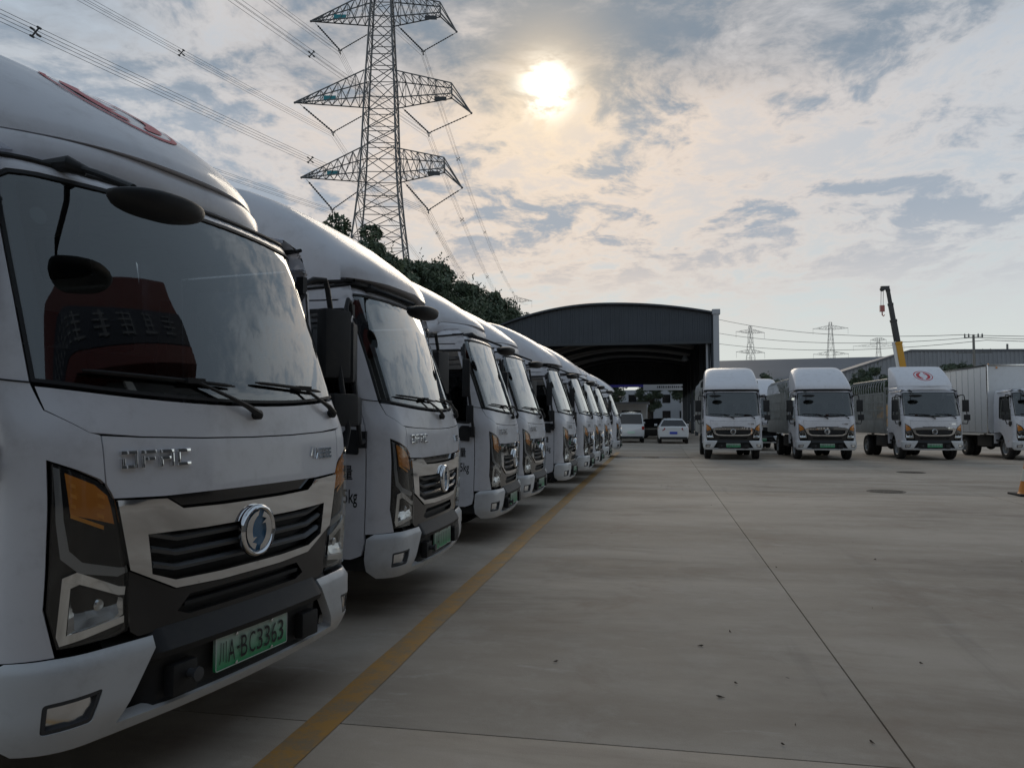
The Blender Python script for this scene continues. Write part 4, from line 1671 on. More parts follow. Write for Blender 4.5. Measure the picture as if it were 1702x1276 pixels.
for za, zt, w, lx, rx, vd in ARMS:
    mb = MB()
    cross_arm(mb, -w / 2, w, (-lx, 0, za - .1), za, zt, w * .9, None, 8, .07, .12)
    obj("cross_arm", mb.mesh("cross_arm", "galv", flat=True), tower)
    mb = MB()
    cross_arm(mb, w / 2, w, (rx, 0, za - 1.3), za, zt, w * .9, (rx * .78, za + 1.0, za + 2.4), 7, .07, .12)
    obj("cross_arm", mb.mesh("cross_arm", "galv", flat=True), tower)
    for sg, tipx, tz in ((-1, lx, za - .1), (1, rx, za - 1.3)):
        vx = sg * (6.3 if za != 54.2 else 5.5)
        bot = Vector((vx, 0, za - vd))
        a1 = Vector((sg * tipx * .94, 0, tz - .2)); a2 = Vector((sg * w * .55, 0, za - 1.6 if sg < 0 else za - .5))
        if sg > 0:
            a1 = Vector((tipx, 0, tz - .1)); a2 = Vector((w * .5 + .7, 0, za - .6))
        VPTS.append(tower_pt(bot))
        for a in (a1, a2):
            mb = MB()
            n = 26
            d0 = .14 if (a is a1) == (sg < 0) else .10
            p0, p1 = a.lerp(bot, .10), a.lerp(bot, .97)
            pts, rr = [], []
            for i in range(n + 1):
                pts.append(p0.lerp(p1, i / n)); rr.append(d0 if i % 2 else d0 * .45)
            mb.tube(pts, rr, 8)
            mb.tube([a, p0], .03, 5)
            obj("insulator_string", mb.mesh("insulator_string", "insul", 20), tower)
        mb = MB()
        mb.box(bot, (.5, .12, .16)); mb.box(bot + Vector((0, 0, -.25)), (.12, .5, .4))
        obj("yoke_plate", mb.mesh("yoke_plate", "galv"), tower)
    for sx in (-1, 1):
        mb = MB()
        mb.box((sx * (lx * .58 if sx < 0 else rx * .66), -w * .22, za + .25), (1.6, .06, .55))
        obj("name_sign", mb.mesh("name_sign", "sign_teal" if sx < 0 else "insul"), tower)

SPAN_BACK = Vector((-43, -347, 0))
FAR_T = Vector((-68.9, 371.4, 0))


def cable_run(p0, p1, sag, off, n=40, r=.028):
    pts = []
    for i in range(n + 1):
        t = i / n
        p = p0.lerp(p1, t) + off
        p.z -= 4 * sag * t * (1 - t)
        pts.append(p)
    return pts


WLAB = ["four-wire power cable bundle hanging below the pylon's lowest left arm",
        "four-wire power cable bundle hanging below the pylon's lowest right arm",
        "four-wire power cable bundle hanging below the pylon's middle left arm",
        "four-wire power cable bundle hanging below the pylon's middle right arm",
        "four-wire power cable bundle hanging below the pylon's topmost left arm",
        "four-wire power cable bundle hanging below the pylon's topmost right arm"]
random.seed(5)
for i, vp in enumerate(VPTS):
    root = empty("power_line", vp)
    tag(root, WLAB[i], "power line", "power cable bundles on the pylon")
    back = vp + SPAN_BACK + Vector((0, 0, -2 if i < 2 else 0))
    lvl = i // 2
    fx = FAR_T + Vector((-6 if i % 2 == 0 else 6, 0, 40 + lvl * 9))
    for ox in (-.24, .24):
        for oz in (-.55, -.08):
            off = Vector((ox, 0, oz))
            mb = MB()
            mb.tube([p - vp for p in cable_run(vp, back, 6.5, off)], .016, 5)
            mb.tube([p - vp for p in cable_run(vp, fx, 9, off)], .016, 5)
            obj("conductor", mb.mesh("conductor", "cable"), root)
    for tgt, sag, ts in ((back, 6.5, (.08, .165, .27)), (fx, 9, (.12, .28, .45, .62))):
        for t in ts:
            c = vp.lerp(tgt, t)
            c.z -= 4 * sag * t * (1 - t)
            mb = MB()
            for ox, oz in ((-.24, -.55), (.24, -.08)):
                mb.beam(c + Vector((ox, 0, oz)) - vp, c + Vector((-ox * .0, 0, -.315)) - vp, .07)
                mb.beam(c + Vector((-ox, 0, oz)) - vp, c + Vector((0, 0, -.315)) - vp, .07)
                mb.box(c + Vector((ox, 0, oz)) - vp, (.10, .3, .10)); mb.box(c + Vector((-ox, 0, oz)) - vp, (.10, .3, .10))
            obj("line_spacer", mb.mesh("line_spacer", "cable"), root)


def small_tower(name, loc, h, arm_z, arm_w, lb, rz=.2, mem=.075, grp="far lattice pylons on the horizon"):
    root = empty(name, loc, rz)
    tag(root, lb, "pylon", grp)
    n = 9
    zz = [h * (i / n) for i in range(n + 1)]
    ww = [h * .17 * (1 - .86 * (i / n) ** .8) for i in range(n + 1)]
    obj("tower_mast", lattice(MB(), 0, h, zz, ww, mem * 1.3, mem).mesh("tower_mast", "galv", flat=True), root)
    for z, w in zip(arm_z, arm_w):
        for sg in (-1, 1):
            mb = MB()
            cross_arm(mb, sg * h * .02, h * .04, (sg * w, 0, z + .6), z, z + 2.2, h * .04, None, 5, mem * .8, mem)
            mb.beam((sg * w, 0, z + .5), (sg * w, 0, z - 2.6), mem)
            obj("cross_arm", mb.mesh("cross_arm", "galv", flat=True), root)
    return root


small_tower("far_pylon", (FAR_T.x, FAR_T.y, 0), 62, (40, 50, 59), (8.5, 9, 8), "small distant pylon half hidden between dark trees and shed roof")
small_tower("far_pylon", (49.4, 435, 0), 52, (37, 48), (9, 9), "distant pylon above the dark warehouse roof, closer to the shed", .5)
small_tower("far_pylon", (92.3, 443, 0), 54, (36, 50), (9, 9), "distant pylon above the warehouse roof, between shed and crane", .0)
small_tower("far_pylon", (146, 555, 0), 56, (50, 54), (16, 5), "faint low pylon just beside the yellow crane boom", .0)

mat("pole_concrete", (.22, .215, .20), .8)


def utility_pole(x, y, h, lb, arms=((-.4, 1.3), (-1.3, 1.6))):
    root = empty("utility_pole", (x, y, 0))
    tag(root, lb, "utility pole", "utility poles by the warehouses")
    mb = MB()
    mb.tube([(0, 0, 0), (0, 0, h)], [.19, .11], 10)
    obj("pole", mb.mesh("pole", "pole_concrete"), root)
    for dz_, w in arms:
        mb = MB()
        mb.boxr((-w, -.05, h + dz_ - .05), (w, .05, h + dz_ + .05))
        for xx in (-w * .92, -w * .5, w * .5, w * .92):
            mb.lathe([(.03, h + dz_), (.09, h + dz_ + .12), (.05, h + dz_ + .2), (.09, h + dz_ + .28), (.02, h + dz_ + .42)], (xx, 0, 0), "Z", 8)
        obj("pole_arm", mb.mesh("pole_arm", "galv"), root)


utility_pole(32.2, 87.3, 10.2, "utility pole with insulator arms standing tallest above the grey warehouse wall", ((-.3, .9), (-1.9, 1.7)))
utility_pole(40.1, 99.0, 10.2, "thinner bare utility pole above the warehouse beside the photo edge", ((-1.3, 1.5),))
for k, (za, zb_) in enumerate(((16.5, 12.2), (14.4, 10.5), (12.8, 9.7))):
    mb = MB()
    a = Vector((9, 120, za)); b = Vector((32.2 + (k - 1) * 1.2, 87.3, 10.2 - .3 * k)); c = Vector((62, 70, 9.4 - .3 * k))
    mb.tube(cable_run(a, b, 1.0, Vector((0, 0, 0)), 16), .03, 5)
    mb.tube(cable_run(b, c, .8, Vector((0, 0, 0)), 12), .03, 5)
    o = obj("overhead_wire", mb.mesh("overhead_wire", "cable"))
    tag(o, ("topmost thin wire strung from behind the shed to the utility pole", "middle thin wire strung from behind the shed to the utility pole", "lowest thin wire strung from behind the shed to the utility pole")[k], "wire", "thin overhead wires above the warehouses")

# ------------------------------------------------------------------ trees
random.seed(21)
lm = mat("leaf", (.045, .075, .028), .6)
nt = lm.node_tree
q = NG(nt)
geo = q.n("ShaderNodeNewGeometry")
nz = q.noise(geo.outputs["Position"], 1.1, 4, .6)
nz2 = q.noise(geo.outputs["Position"], 9.0, 2, .6)
c = q.mix(q.ramp(nz, .3, .7), (.050, .078, .052), (.105, .140, .080))
c = q.mix(q.math("MULTIPLY", q.ramp(nz2, .5, .75), .25), c, (.14, .165, .085))
nt.links.new(c, nt.nodes["Principled BSDF"].inputs["Base Color"])
mat("bark", (.07, .055, .042), .9, var=.3, vscale=6)


def crown_mesh(seed, rx, rz, nclump, nleaf, leaf, low=.25):
    rnd_ = np.random.RandomState(seed)
    V, F_ = [], []
    cl = []
    for k in range(nclump):
        while True:
            p = rnd_.uniform(-1, 1, 3)
            r = np.linalg.norm(p)
            if .25 < r < 1 and p[2] > -1 + low:
                break
        p = p / r * (r ** .5) * .92
        cl.append((p * np.array([rx, rx, rz]), rnd_.uniform(.13, .30) * rx * (1.15 - .3 * max(0, p[2]))))
    for c_, cr in cl:
        m = int(nleaf * rnd_.uniform(.7, 1.3))
        for _ in range(m):
            d = rnd_.normal(size=3)
            d /= np.linalg.norm(d)
            p = c_ + d * cr * rnd_.uniform(.45, 1.0) ** .6 * np.array([1, 1, .72])
            a = rnd_.normal(size=3) + np.array([0, 0, .2]); a /= np.linalg.norm(a)
            b = np.cross(a, d + rnd_.normal(size=3) * .6); b /= (np.linalg.norm(b) + 1e-6)
            L = leaf * rnd_.uniform(.6, 1.35); W = L * .42
            o = len(V)
            V += [tuple(p - a * L * .5), tuple(p + b * W * .5), tuple(p + a * L * .5), tuple(p - b * W * .5)]
            F_.append((o, o + 1, o + 2, o + 3))
    # stray twigs breaking the outline
    for k in range(int(nclump * 1.3)):
        c_, cr = cl[rnd_.randint(len(cl))]
        d = rnd_.normal(size=3); d[2] = abs(d[2]) + .3; d /= np.linalg.norm(d)
        base = c_ + d * cr * .9
        ln = rnd_.uniform(.3, .9) * rx * .22
        for j in range(7):
            p = base + d * ln * j / 6
            a = d + rnd_.normal(size=3) * .7; a /= np.linalg.norm(a)
            b = np.cross(a, rnd_.normal(size=3)); b /= np.linalg.norm(b)
            L = leaf * .8; W = L * .35
            o = len(V)
            V += [tuple(p), tuple(p + a * L * .5 + b * W * .5), tuple(p + a * L), tuple(p + a * L * .5 - b * W * .5)]
            F_.append((o, o + 1, o + 2, o + 3))
    me = bpy.data.meshes.new("crown")
    me.from_pydata(V, [], F_)
    me.materials.append(MATS["leaf"])
    return me, cl


def trunk_mesh(h, cl, cz, r=.22):
    mb = MB()
    mb.tube([(0, 0, -.2), (.05, .03, h * .3), (-.05, .06, h * .6), (.02, 0, h * .85)], [r * 1.3, r, r * .75, r * .3], 8)
    random.seed(len(cl))
    for c_, cr in random.sample(cl, min(10, len(cl))):
        s0 = Vector((0, 0, h * random.uniform(.35, .7)))
        e = Vector((c_[0], c_[1], c_[2] + cz))
        mb.tube([s0, s0.lerp(e, .5) + Vector((0, 0, .3)), e], [r * .4, r * .25, r * .08], 5)
    return mb.mesh("trunk", "bark")


TREES = []
for sd, rx, rz in ((3, 4.2, 4.4), (8, 3.8, 5.2), (15, 4.6, 4.0)):
    cm, cl = crown_mesh(sd, rx, rz, 70, 230, .38)
    H_ = 14.0
    TREES.append((cm, trunk_mesh(H_ - rz * .6, cl, H_ - rz), H_, rz))


def tree(x, y, h, rz_, k, lb, grp, sx=1.0):
    cm, tm, H_, crz = TREES[k]
    root = empty("broadleaf_tree", (x, y, 0), rz_)
    sc = h / H_
    root.scale = (sc * sx, sc * sx, sc)
    tag(root, lb, "tree", grp)
    obj("trunk", tm, root)
    o = obj("crown", cm, root)
    o.location = (0, 0, H_ - crz)


TG = "trees behind the truck row"
tl = [(-20.5, 47.5, 14.6, "tree in front of the pylon leg, highest dark crown behind the trucks"),
      (-20.8, 54.5, 14.6, "dark tree just beyond the pylon leg, second along the tree line"),
      (-19.8, 61, 14.8, "third dark tree along the line behind the trucks"),
      (-20.3, 68, 15.8, "fourth dark tree of the line, over the third truck's deflector"),
      (-19.5, 75, 15.6, "fifth dark tree of the line behind the trucks"),
      (-19.3, 82, 15.8, "sixth dark tree of the line behind the trucks"),
      (-18.6, 88, 15.2, "tree at the end of the line, next to the far pylon and the shed roof")]
for i, (x, y, h, lb) in enumerate(tl):
    tree(x, y, h, i * 1.7, i % 3, lb, TG, 1.0)
for i, (x, y, h, k, lb) in enumerate(((-7.5, 118, 9.5, 0, "green tree seen through the shed behind the white banner's blue end"), (-1.5, 121, 8, 1, "green tree seen through the shed above the white hatchback"),
                              (4.2, 116, 9, 2, "green tree at the shed opening beside its corner post"), (16.3, 64, 5.7, 1, "small round tree poking up behind the middle cage-sided truck"),
                              (23.4, 67, 6.0, 2, "low tree top showing above the white box truck"), (8.8, 66, 5.2, 0, "small tree beside the shed's corner column"), (26.5, 70, 5.9, 0, "low tree top above the box truck nearer the photo edge"))):
    tree(x, y, h, i * 2.1, k, lb, "trees beyond the yard")
# undergrowth filling the bank under the trees
cm2, cl2 = crown_mesh(33, 3.0, 3.2, 30, 130, .40, .1)
for i, y in enumerate(np.arange(44, 95, 4.2)):
    root = empty("bank_shrub", (-18.4 + .7 * math.sin(i * 2.3), y, 4.4 + .7 * math.sin(i * 1.3)), i * 1.1)
    root.scale = (1.25, 1.25, 1.45)
    tag(root, "dense dark shrub in the undergrowth below the tree line behind the trucks", "shrub", "shrubs below the tree line")
    obj("foliage", cm2, root)

# ------------------------------------------------------------------ steel shed at the end of the yard
mat("shed_steel", (.050, .060, .074), .5, .3, var=.08, vscale=.6)
mat("shed_inside", (.05, .058, .066), .7, .1)
mat("shed_trim", (.38, .40, .43), .5)


def ribbed(mb, x0, x1, ztop, zbot, y, pitch=.3, dep=.05, mi=0):
    """trapezoid sheet in the XZ plane; ztop and zbot are functions of x"""
    xs = []
    x = x0
    k = 0
    while x < x1:
        for f, d in ((0, 0), (.45, 0), (.55, dep), (.9, dep)):
            if x + f * pitch < x1:
                xs.append((x + f * pitch, d))
        x += pitch
    xs.append((x1, 0))
    a = [Vector((x, y - d, ztop(x))) for x, d in xs]
    b = [Vector((x, y - d, zbot(x))) for x, d in xs]
    mb.loft([a, b], False, False, mi)
    return mb


SX_L, SX_R, SY_F, SY_B = -13.2, 3.5, 52.0, 104.0


def shed_top(x):
    # flat-arched gable, a little higher at the yard-side eave
    t = (x + 3.7)
    return 9.12 - (.0145 * t * t if t > 0 else .0262 * t * t)


shed = empty("steel_shed", (-4.5, 52, 0))
tag(shed, "big dark steel drive-through shed with arched roof at the end of the yard", "shed")
so = Vector((4.5, -52, 0))


def shp(name, mb, m, **kw):
    mb.v = [(x + so.x, y + so.y, z) for x, y, z in mb.v]
    return obj(name, mb.mesh(name, m, **kw), shed)


mb = MB()
ribbed(mb, SX_L, SX_R, lambda x: shed_top(x) - .05, lambda x: 6.55, SY_F, .30, .035)
shp("gable_cladding", mb, "shed_steel", flat=True)
mb = MB()
mb.boxr((SX_L, SY_F - .08, 6.40), (SX_R, SY_F + .12, 6.56))
shp("lintel", mb, "shed_inside")
mb = MB()
xs = np.linspace(SX_L - .3, SX_R + .1, 40)
prof = [(x, shed_top(x)) for x in xs]
mb.loft([[Vector((x, SY_F - .35, z + .0)) for x, z in prof] + [Vector((x, SY_F - .35, z + .12)) for x, z in prof[::-1]], [Vector((x, SY_B, z)) for x, z in prof] + [Vector((x, SY_B, z + .12)) for x, z in prof[::-1]]], True, True)
shp("roof", mb, "shed_steel", flat=True)
mb = MB()
for x in (SX_L, SX_R):
    mb.boxr((x - .06, SY_F, 0 if x < 0 else 4.3), (x + .06, SY_B, shed_top(x) - .02))
shp("side_cladding", mb, "shed_inside")
mb = MB()
ribbed(mb, SX_L, SX_R, lambda x: shed_top(x) + .06, lambda x: 6.0, SY_B - .2, .42, .05)
shp("far_gable", mb, "shed_inside", flat=True)
for y in np.arange(SY_F + .4, SY_B, 8.5):
    for x in (SX_L + .25, SX_R - .25):
        mb = MB()
        mb.boxr((x - .14, y - .14, 0), (x + .14, y + .14, shed_top(x) - .1))
        shp("steel_column", mb, "shed_trim" if y < 54 and x > 0 else "shed_inside")
    mb = MB()
    for a, b in zip(prof[:-1:3], prof[3::3]):
        mb.beam((a[0], y, a[1] - .35), (b[0], y, b[1] - .35), .2, .4)
    shp("roof_beam", mb, "shed_inside")
mb = MB()
mb.boxr((SX_R + .05, SY_F - .30, 0), (SX_R + .42, SY_F + .10, 8.55))
mb.boxr((SX_R - .02, SY_F - .36, 8.28), (SX_R + .50, SY_F + .15, 8.62))
shp("corner_downpipe", mb, "shed_trim", bevel=.03)
mb = MB()
for k in range(14):
    y = SY_F + .3 + k * .16
    mb.tube([(SX_R - .2 - .05 * math.sin(k * 1.9), y, 6.4), (SX_R - .2, y + .03, 4.6 + .3 * math.sin(k * 2.7))], .10, 6)
shp("rolled_curtain", mb, "shed_inside")
mb = MB()
mb.lathe([(.28, 0), (.28, .05), (.12, .35), (.05, .4)], (2.0, 60, 5.9), "Z", 16)
shp("lamp_shade", mb, "shed_trim")

# banner and things beyond the shed
mat("banner_blue", (.06, .05, .30), .6)
mat("banner_white", (.55, .56, .58), .6)
ban = empty("gate_banner", (-1, 109.5, 0))
tag(ban, "long gate banner with blue end and white end seen through the shed", "banner")
for x0, x1, z0, z1, m in ((-8.2, -2.1, 5.9, 6.75, "banner_blue"), (-2.1, 4.4, 5.45, 7.05, "banner_white")):
    mb = MB()
    mb.boxr((x0 + 1, -.08, z0), (x1 + 1, .08, z1))
    obj("banner_face", mb.mesh("banner_face", m), ban)
for x in (-7.6, 3.8):
    mb = MB()
    mb.tube([(x + 1, .2, 0), (x + 1, .2, 6.8)], .14, 8)
    obj("banner_post", mb.mesh("banner_post", "galv"), ban)
mb = MB()
random.seed(8)
x = -.2
while x < 3.4:
    w = random.uniform(.10, .22)
    mb.boxr((x + 1, -.095, 5.75), (x + w + 1, -.082, 6.05))
    x += w + .10
obj("banner_lettering", mb.mesh("banner_lettering", "dark_grey"), ban)

site = empty("gatehouse", (-4.2, 107, 0))
tag(site, "low pale flat-roofed gatehouse behind the white van", "building")
mb = MB()
mb.boxr((-3.4, 0, 0), (2.6, 5, 3.5))
obj("wall", mb.mesh("wall", "white_plain"), site)
mb = MB()
mb.boxr((-3.7, -.4, 3.5), (2.9, 5.3, 3.75))
obj("roof", mb.mesh("roof", "shed_trim"), site)
for x in (-2.4, -.8, .8):
    mb = MB()
    mb.boxr((x, -.04, 1.5), (x + 1.0, .03, 2.6))
    obj("window", mb.mesh("window", "gloss_black"), site)
wb = empty("roadside_building", (2, 150, 0))
tag(wb, "grey apartment block seen dimly through the shed", "building")
mb = MB()
mb.boxr((-22, 0, 0), (16, 10, 7.0))
obj("wall", mb.mesh("wall", "shed_trim"), wb)
for i in range(11):
    for j in range(2):
        mb = MB()
        mb.boxr((-20.5 + i * 3.2, -.05, 1.4 + j * 3.1), (-19.0 + i * 3.2, .03, 3.0 + j * 3.1))
        obj("window", mb.mesh("window", "gloss_black"), wb)

# ------------------------------------------------------------------ warehouses on the far side
mat("wh_roof", (.115, .125, .145), .5, .3, var=.06, vscale=.3)
mat("wh_wall", (.27, .285, .31), .6, .1, var=.06, vscale=.3)
wa = empty("long_warehouse", (20, 118, 0))
tag(wa, "long warehouse with a wide dark sheet roof, stretching from the shed", "warehouse")
mb = MB()
mb.boxr((-16, 0, 0), (30, 26, 6.0))
obj("wall", mb.mesh("wall", "wh_wall"), wa)
mb = MB()
# roof slope facing the yard, rising towards the crane side
mb.add([(-17, -1, 6.0), (31, -1, 6.0), (31, 14, 11.6), (-17, 14, 11.0)], [(0, 1, 2, 3)])
mb.add([(-17, 14, 11.0), (31, 14, 11.6), (31, 27, 6.0), (-17, 27, 6.0)], [(0, 1, 2, 3)])
mb.add([(-17, -1, 6.0), (-17, 14, 11.0), (-17, 27, 6.0)], [(0, 1, 2)])
mb.add([(31, -1, 6.0), (31, 14, 11.6), (31, 27, 6.0)], [(0, 1, 2)])
obj("roof", mb.mesh("roof", "wh_roof", flat=True), wa)
wb2 = empty("grey_warehouse", (34, 96, 0))
tag(wb2, "pale grey ribbed warehouse wall behind the emblem truck and crane", "warehouse")
mb = MB()


def wtop(x):
    if x < -5.3:
        return 9.25 - (-5.3 - x) * .33
    return 9.25 - .012 * (x + 5.3)


ribbed(mb, -14.4, 34, wtop, lambda x: 0.0, 0, .45, .07)
obj("wall_cladding", mb.mesh("wall_cladding", "wh_wall", flat=True), wb2)
mb = MB()
pr = [(-14.4, wtop(-14.4)), (-5.3, wtop(-5.3)), (34, wtop(34))]
mb.loft([[Vector((x, -.15, z)) for x, z in pr] + [Vector((x, -.15, z + .22)) for x, z in pr[::-1]], [Vector((x, 20, z)) for x, z in pr] + [Vector((x, 20, z + .22)) for x, z in pr[::-1]]], True, True)
obj("roof", mb.mesh("roof", "wh_roof", flat=True), wb2)
mb = MB()
mb.boxr((-14.4, .1, 0), (34, 20, 6.8))
obj("wall_core", mb.mesh("wall_core", "wh_wall"), wb2)

# ------------------------------------------------------------------ telescopic crane
mat("crane_yellow", (.60, .30, .02), .45)
mat("crane_dark", (.045, .047, .05), .5)
cr = empty("mobile_crane", (23.6, 80.6, 0), 0)
tag(cr, "mobile crane with raised telescopic boom, yellow below and dark above", "crane")
mb = MB()
mb.boxr((-1.3, -1.5, .7), (1.3, 7, 1.7)); mb.boxr((-1.2, 5.4, 1.7), (1.2, 7.0, 2.8)); mb.boxr((-1.2, -1.0, 1.7), (1.2, 2.5, 2.9))
obj("carrier", mb.mesh("carrier", "crane_yellow", bevel=.08), cr)
for x in (-1.05, 1.05):
    for y in (-.6, 1.2, 5.6):
        o = obj("wheel", wheel_meshes(.5, .3)[0], cr)
        o.location = (x, y, .5); o.rotation_euler = (0, 0, PI / 2)
b0 = Vector((.25, 0, 2.6)); b1 = Vector((-1.55, -.4, 14.1))
ts = [0, .55, .74, .88, 1.0]
for k, (w, m) in enumerate(((.56, "crane_yellow"), (.42, "crane_dark"), (.34, "crane_dark"), (.27, "crane_dark"))):
    mb = MB()
    a, b = b0.lerp(b1, ts[k]), b0.lerp(b1, ts[k + 1])
    mb.beam(a, b, w, w * 1.1)
    mb.beam(b - (b1 - b0).normalized() * .25, b, w * 1.15, w * 1.22)
    obj("boom_section", mb.mesh("boom_section", m, bevel=.03), cr)
mb = MB()
mb.beam(b0 + Vector((-.34, -.25, 0)), b0.lerp(b1, .55) + Vector((-.34, -.25, 0)), .06, .5)
obj("boom_stripe", mb.mesh("boom_stripe", "white_plain"), cr)
mb = MB()
mb.box(b1 + Vector((-.25, 0, .1)), (.75, .4, .35)); mb.lathe([(.22, -.1), (.22, .1)], b1 + Vector((-.5, 0, .0)), "Y", 12, cap=True)
obj("boom_head", mb.mesh("boom_head", "crane_dark"), cr)
mb = MB()
h = b1 + Vector((-.55, 0, -1.9))
for dx in (-.1, .1):
    mb.tube([b1 + Vector((-.5 + dx, 0, 0)), h + Vector((dx, 0, .3))], .025, 5)
obj("hoist_rope", mb.mesh("hoist_rope", "cable"), cr)
mb = MB()
mb.box(h, (.42, .3, .62)); mb.tube([h + Vector((0, 0, -.3)), h + Vector((0, 0, -.62)), h + Vector((.12, 0, -.74)), h + Vector((.2, 0, -.6))], .06, 6)
obj("hook_block", mb.mesh("hook_block", "red_lens"), cr)

# ------------------------------------------------------------------ red-fronted workshop on the yard's right side (mirrored in the windshields)
mat("red_panel", (.12, .020, .017), .5, var=.08)
mat("navy_panel", (.016, .02, .038), .5)
mat("shutter_grey", (.10, .105, .11), .6)
wk = empty("workshop", (11.2, 0, 0))
tag(wk, "workshop with red fascia and navy sign band, mirrored in the largest truck's windshield", "building")
mb = MB()
mb.boxr((0, -26, 0), (10, 12, 11.6))
obj("wall", mb.mesh("wall", "shutter_grey"), wk)
mb = MB()
mb.boxr((-32, -32, 0), (-.3, -19, 10.8))  # unseen wing behind the camera, added to shade the camera-facing truck sides
obj("added_shade_wing", mb.mesh("added_shade_wing", "shutter_grey"), wk)
for nm, z0, z1, dx, m in (("red_fascia", 12.0, 13.6, .9, "red_panel"), ("sign_band", 10.6, 11.95, 1.0, "navy_panel"), ("red_trim", 10.0, 10.55, 1.05, "red_panel")):
    mb = MB()
    mb.boxr((-dx, -26.3, z0), (.2, 12.3, z1))
    obj(nm, mb.mesh(nm, m, bevel=.04), wk)
mat("sign_white", (.17, .175, .19), .6)
random.seed(17)
for k in range(14):                                   # worn, unreadable sign characters
    yc = 11.0 - k * 1.45
    mb = MB()
    for j in range(4):
        w = random.uniform(.28, .46)
        mb.boxr((-1.03, yc - w, 10.86 + j * .22), (-1.0, yc + w, 10.93 + j * .22))
    for j in range(2):
        yy = yc + random.uniform(-.35, .35)
        mb.boxr((-1.034, yy - .04, 10.82), (-1.0, yy + .04, 11.72))
    obj("sign_character", mb.mesh("sign_character", "sign_white"), wk)
for y in np.arange(-25, 11, 5.5):
    mb = MB()
    mb.boxr((-.06, y, 0), (.05, y + 4.2, 5.0))
    for z in np.arange(.3, 4.9, .3):
        mb.boxr((-.10, y, z), (.0, y + 4.2, z + .04))
    obj("roller_door", mb.mesh("roller_door", "dark_grey"), wk)
    mb = MB()
    mb.boxr((-.06, y + .3, 5.8), (.05, y + 3.9, 7.6))
    obj("window", mb.mesh("window", "gloss_black"), wk)
for y in np.arange(-25.6, 12.1, 5.5):
    mb = MB()
    mb.boxr((-.35, y - .2, 0), (.02, y + .2, 9.9))
    obj("pillar", mb.mesh("pillar", "white_plain"), wk)

# ------------------------------------------------------------------ cars by the shed
mat("car_white", (.66, .67, .68), .25, 0, .8)


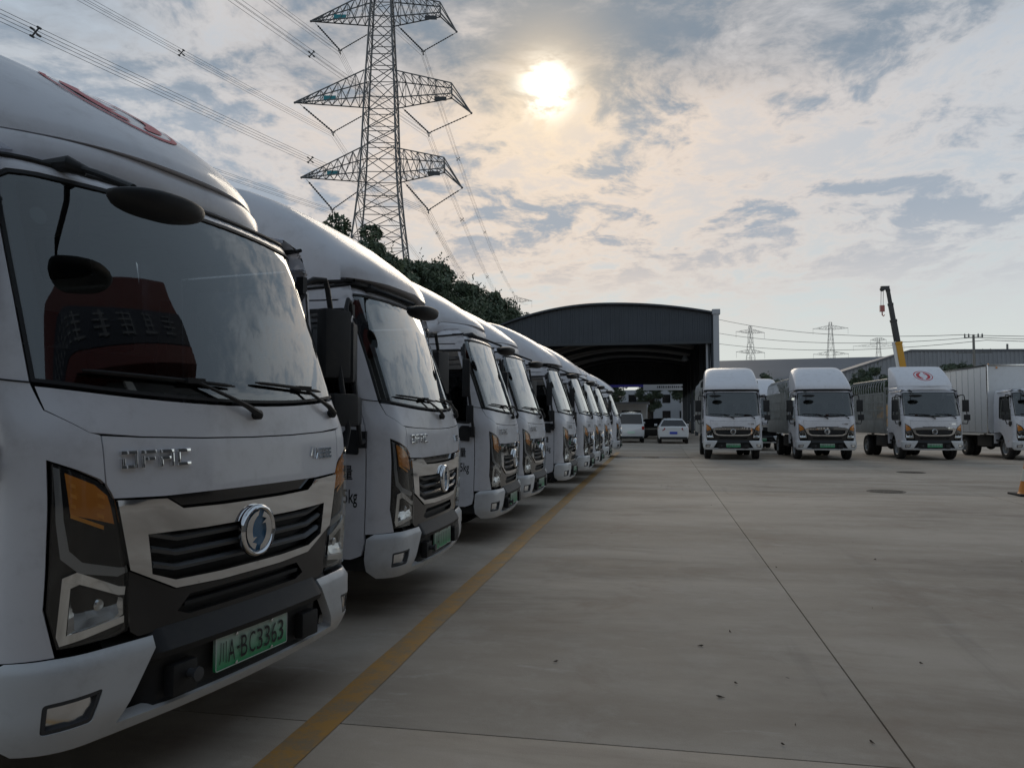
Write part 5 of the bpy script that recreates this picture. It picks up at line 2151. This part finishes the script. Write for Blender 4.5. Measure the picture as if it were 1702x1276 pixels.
def car(name, loc, rz, L, W, Hh, roof, lb, plate, kind, paint="car_white"):
    """rear faces local -Y; body lofted from cross sections along the length"""
    T = Tmpl()
    # stations: (y, half width, bottom z, belt z, roof z, roof half width)
    st = roof
    mb = MB()
    rings = []
    for y, hw, zb_, zbelt, zr, rw in st:
        pts = [(-hw * .92, zb_), (-hw, zb_ + .18), (-hw * 1.0, zbelt - .12), (-hw * .97, zbelt), (-rw, zr - .07), (-rw * .86, zr), (0, zr + .02),
               (rw * .86, zr), (rw, zr - .07), (hw * .97, zbelt), (hw, zbelt - .12), (hw, zb_ + .18), (hw * .92, zb_)]
        rings.append([Vector((x, y, z)) for x, z in pts])
    mb.loft(rings, True, True)
    T.add("car_body", mb.mesh("car_body", paint, 40))
    y0 = st[0][0]
    yw = st[2][0]
    # rear window
    a, b = st[1], st[2]
    mb = MB()
    def rp(u, v):
        zl, zh = a[3] + .03, b[4] - .06
        wl, wh = a[1] * .86, b[5] * .90
        z = zl + (zh - zl) * v
        t = min(1, max(0, (z - a[4]) / max(.01, b[4] - a[4])))
        yy = a[0] + (b[0] - a[0]) * t - .035
        return Vector((u * (wl + (wh - wl) * v), yy, z))
    mb.add([rp(-1, 0), rp(1, 0), rp(1, 1), rp(-1, 1)], [(0, 1, 2, 3)])
    mb.add([rp(-1, 0) + Vector((0, .03, 0)), rp(1, 0) + Vector((0, .03, 0)), rp(1, 1) + Vector((0, .03, 0)), rp(-1, 1) + Vector((0, .03, 0))], [(3, 2, 1, 0)])
    T.add("rear_window", mb.mesh("rear_window", "gloss_black"))
    for sg in (-1, 1):
        mb = MB()
        for i in range(2, len(st) - 3):
            p, q_ = st[i], st[i + 1]
            mb.add([(sg * (p[1] * .975 + .006), p[0] + .03, p[3] + .02), (sg * (q_[1] * .975 + .006), q_[0] - .03, q_[3] + .02), (sg * (q_[5] + .012), q_[0] - .03, q_[4] - .10), (sg * (p[5] + .012), p[0] + .03, p[4] - .10)], [(0, 1, 2, 3)])
        T.add("side_window", mb.mesh("side_window", "gloss_black"))
        mb = MB()
        z1 = a[3] - .06
        if kind == "hatch":
            mb.add([(sg * W * .26, y0 - .012, z1 - .02), (sg * W * .49, y0 + .06, z1 + .0), (sg * W * .495, y0 + .10, z1 - .15), (sg * W * .34, y0 - .012, z1 - .19), (sg * W * .27, y0 - .012, z1 - .12)], [(0, 1, 2, 3, 4)])
            mb.add([(sg * W * .26, y0 + .1, z1 - .02), (sg * W * .49, y0 + .2, z1 + .0), (sg * W * .495, y0 + .2, z1 - .15), (sg * W * .34, y0 + .1, z1 - .19), (sg * W * .27, y0 + .1, z1 - .12)], [(4, 3, 2, 1, 0)])
        else:
            mb.boxr((sg * W * .40, y0 - .02, z1 - .26), (sg * W * .49, y0 + .1, z1 - .06))
        T.add("tail_light", mb.mesh("tail_light", "red_lens"))
        mb = MB()
        mb.box((sg * W * .54, L * .32 + y0 * 0, a[3] + .08), (.18, .10, .13))
        T.add("wing_mirror", mb.mesh("wing_mirror", paint, bevel=.02))
    mb = MB()
    mb.boxr((-W * .44, y0 - .05, .28), (W * .44, y0 + .1, .40))
    T.add("rear_bumper", mb.mesh("rear_bumper", "black_plastic", bevel=.03))
    mb = MB()
    mb.boxr((-.22, y0 - .03, .56), (.22, y0 + .02, .70))
    T.add("licence_plate", mb.mesh("licence_plate", plate))
    wheels(T, [(0, 0)] and [], .32, .2)
    ty, ri = wheel_meshes(.32, .21)
    for x in (-W * .43, W * .43):
        for y in (y0 + .75, y0 + L - .85):
            m1, m2 = ty.copy(), ri.copy()
            M = Matrix.Translation((x, y, .32)) @ Matrix.Rotation(PI / 2, 4, "Z")
            m1.transform(M); m2.transform(M)
            i = T.add("wheel", m1)
            T.add("rim", m2, i)
    return T.make(name, loc, rz, lb, "car")


hatch = [(-2.1, .84, .38, .92, .93, .78), (-2.02, .88, .30, 1.0, 1.02, .78), (-1.55, .90, .25, 1.0, 1.44, .60), (-.6, .90, .22, .98, 1.49, .60), (.5, .90, .22, .96, 1.45, .60), (1.25, .89, .22, .95, .97, .74), (1.95, .84, .24, .82, .84, .68), (2.15, .74, .34, .70, .72, .55)]
vanb = [(-2.0, .76, .42, 1.08, 1.10, .72), (-1.97, .78, .32, 1.12, 1.14, .73), (-1.85, .79, .28, 1.12, 1.80, .66), (-.6, .79, .25, 1.10, 1.86, .66), (.8, .79, .25, 1.08, 1.82, .65), (1.45, .78, .25, 1.02, 1.08, .68), (1.85, .74, .28, .90, .92, .62), (1.98, .66, .38, .74, .76, .5)]
car("hatchback_car", (.80, 48.2, 0), R_(1), 4.25, 1.80, 1.49, hatch, "white hatchback seen from behind, blue plate, parked before the shed", "plate_blue", "hatch")
car("small_van", (-1.75, 49.3, 0), R_(3), 4.0, 1.58, 1.88, vanb, "small white van seen from behind, beside the end of the truck row", "plate_white", "van")
car("dark_car", (-.3, 58, 0), R_(60), 4.25, 1.80, 1.49, hatch, "dark car half hidden between the white van and hatchback", "plate_blue", "hatch", "gloss_black")
car("grey_van", (4.0, 84, 0), R_(2), 4.0, 1.58, 1.88, vanb, "grey van far inside the shed, above the hatchback roof", "plate_white", "van", "shed_trim")
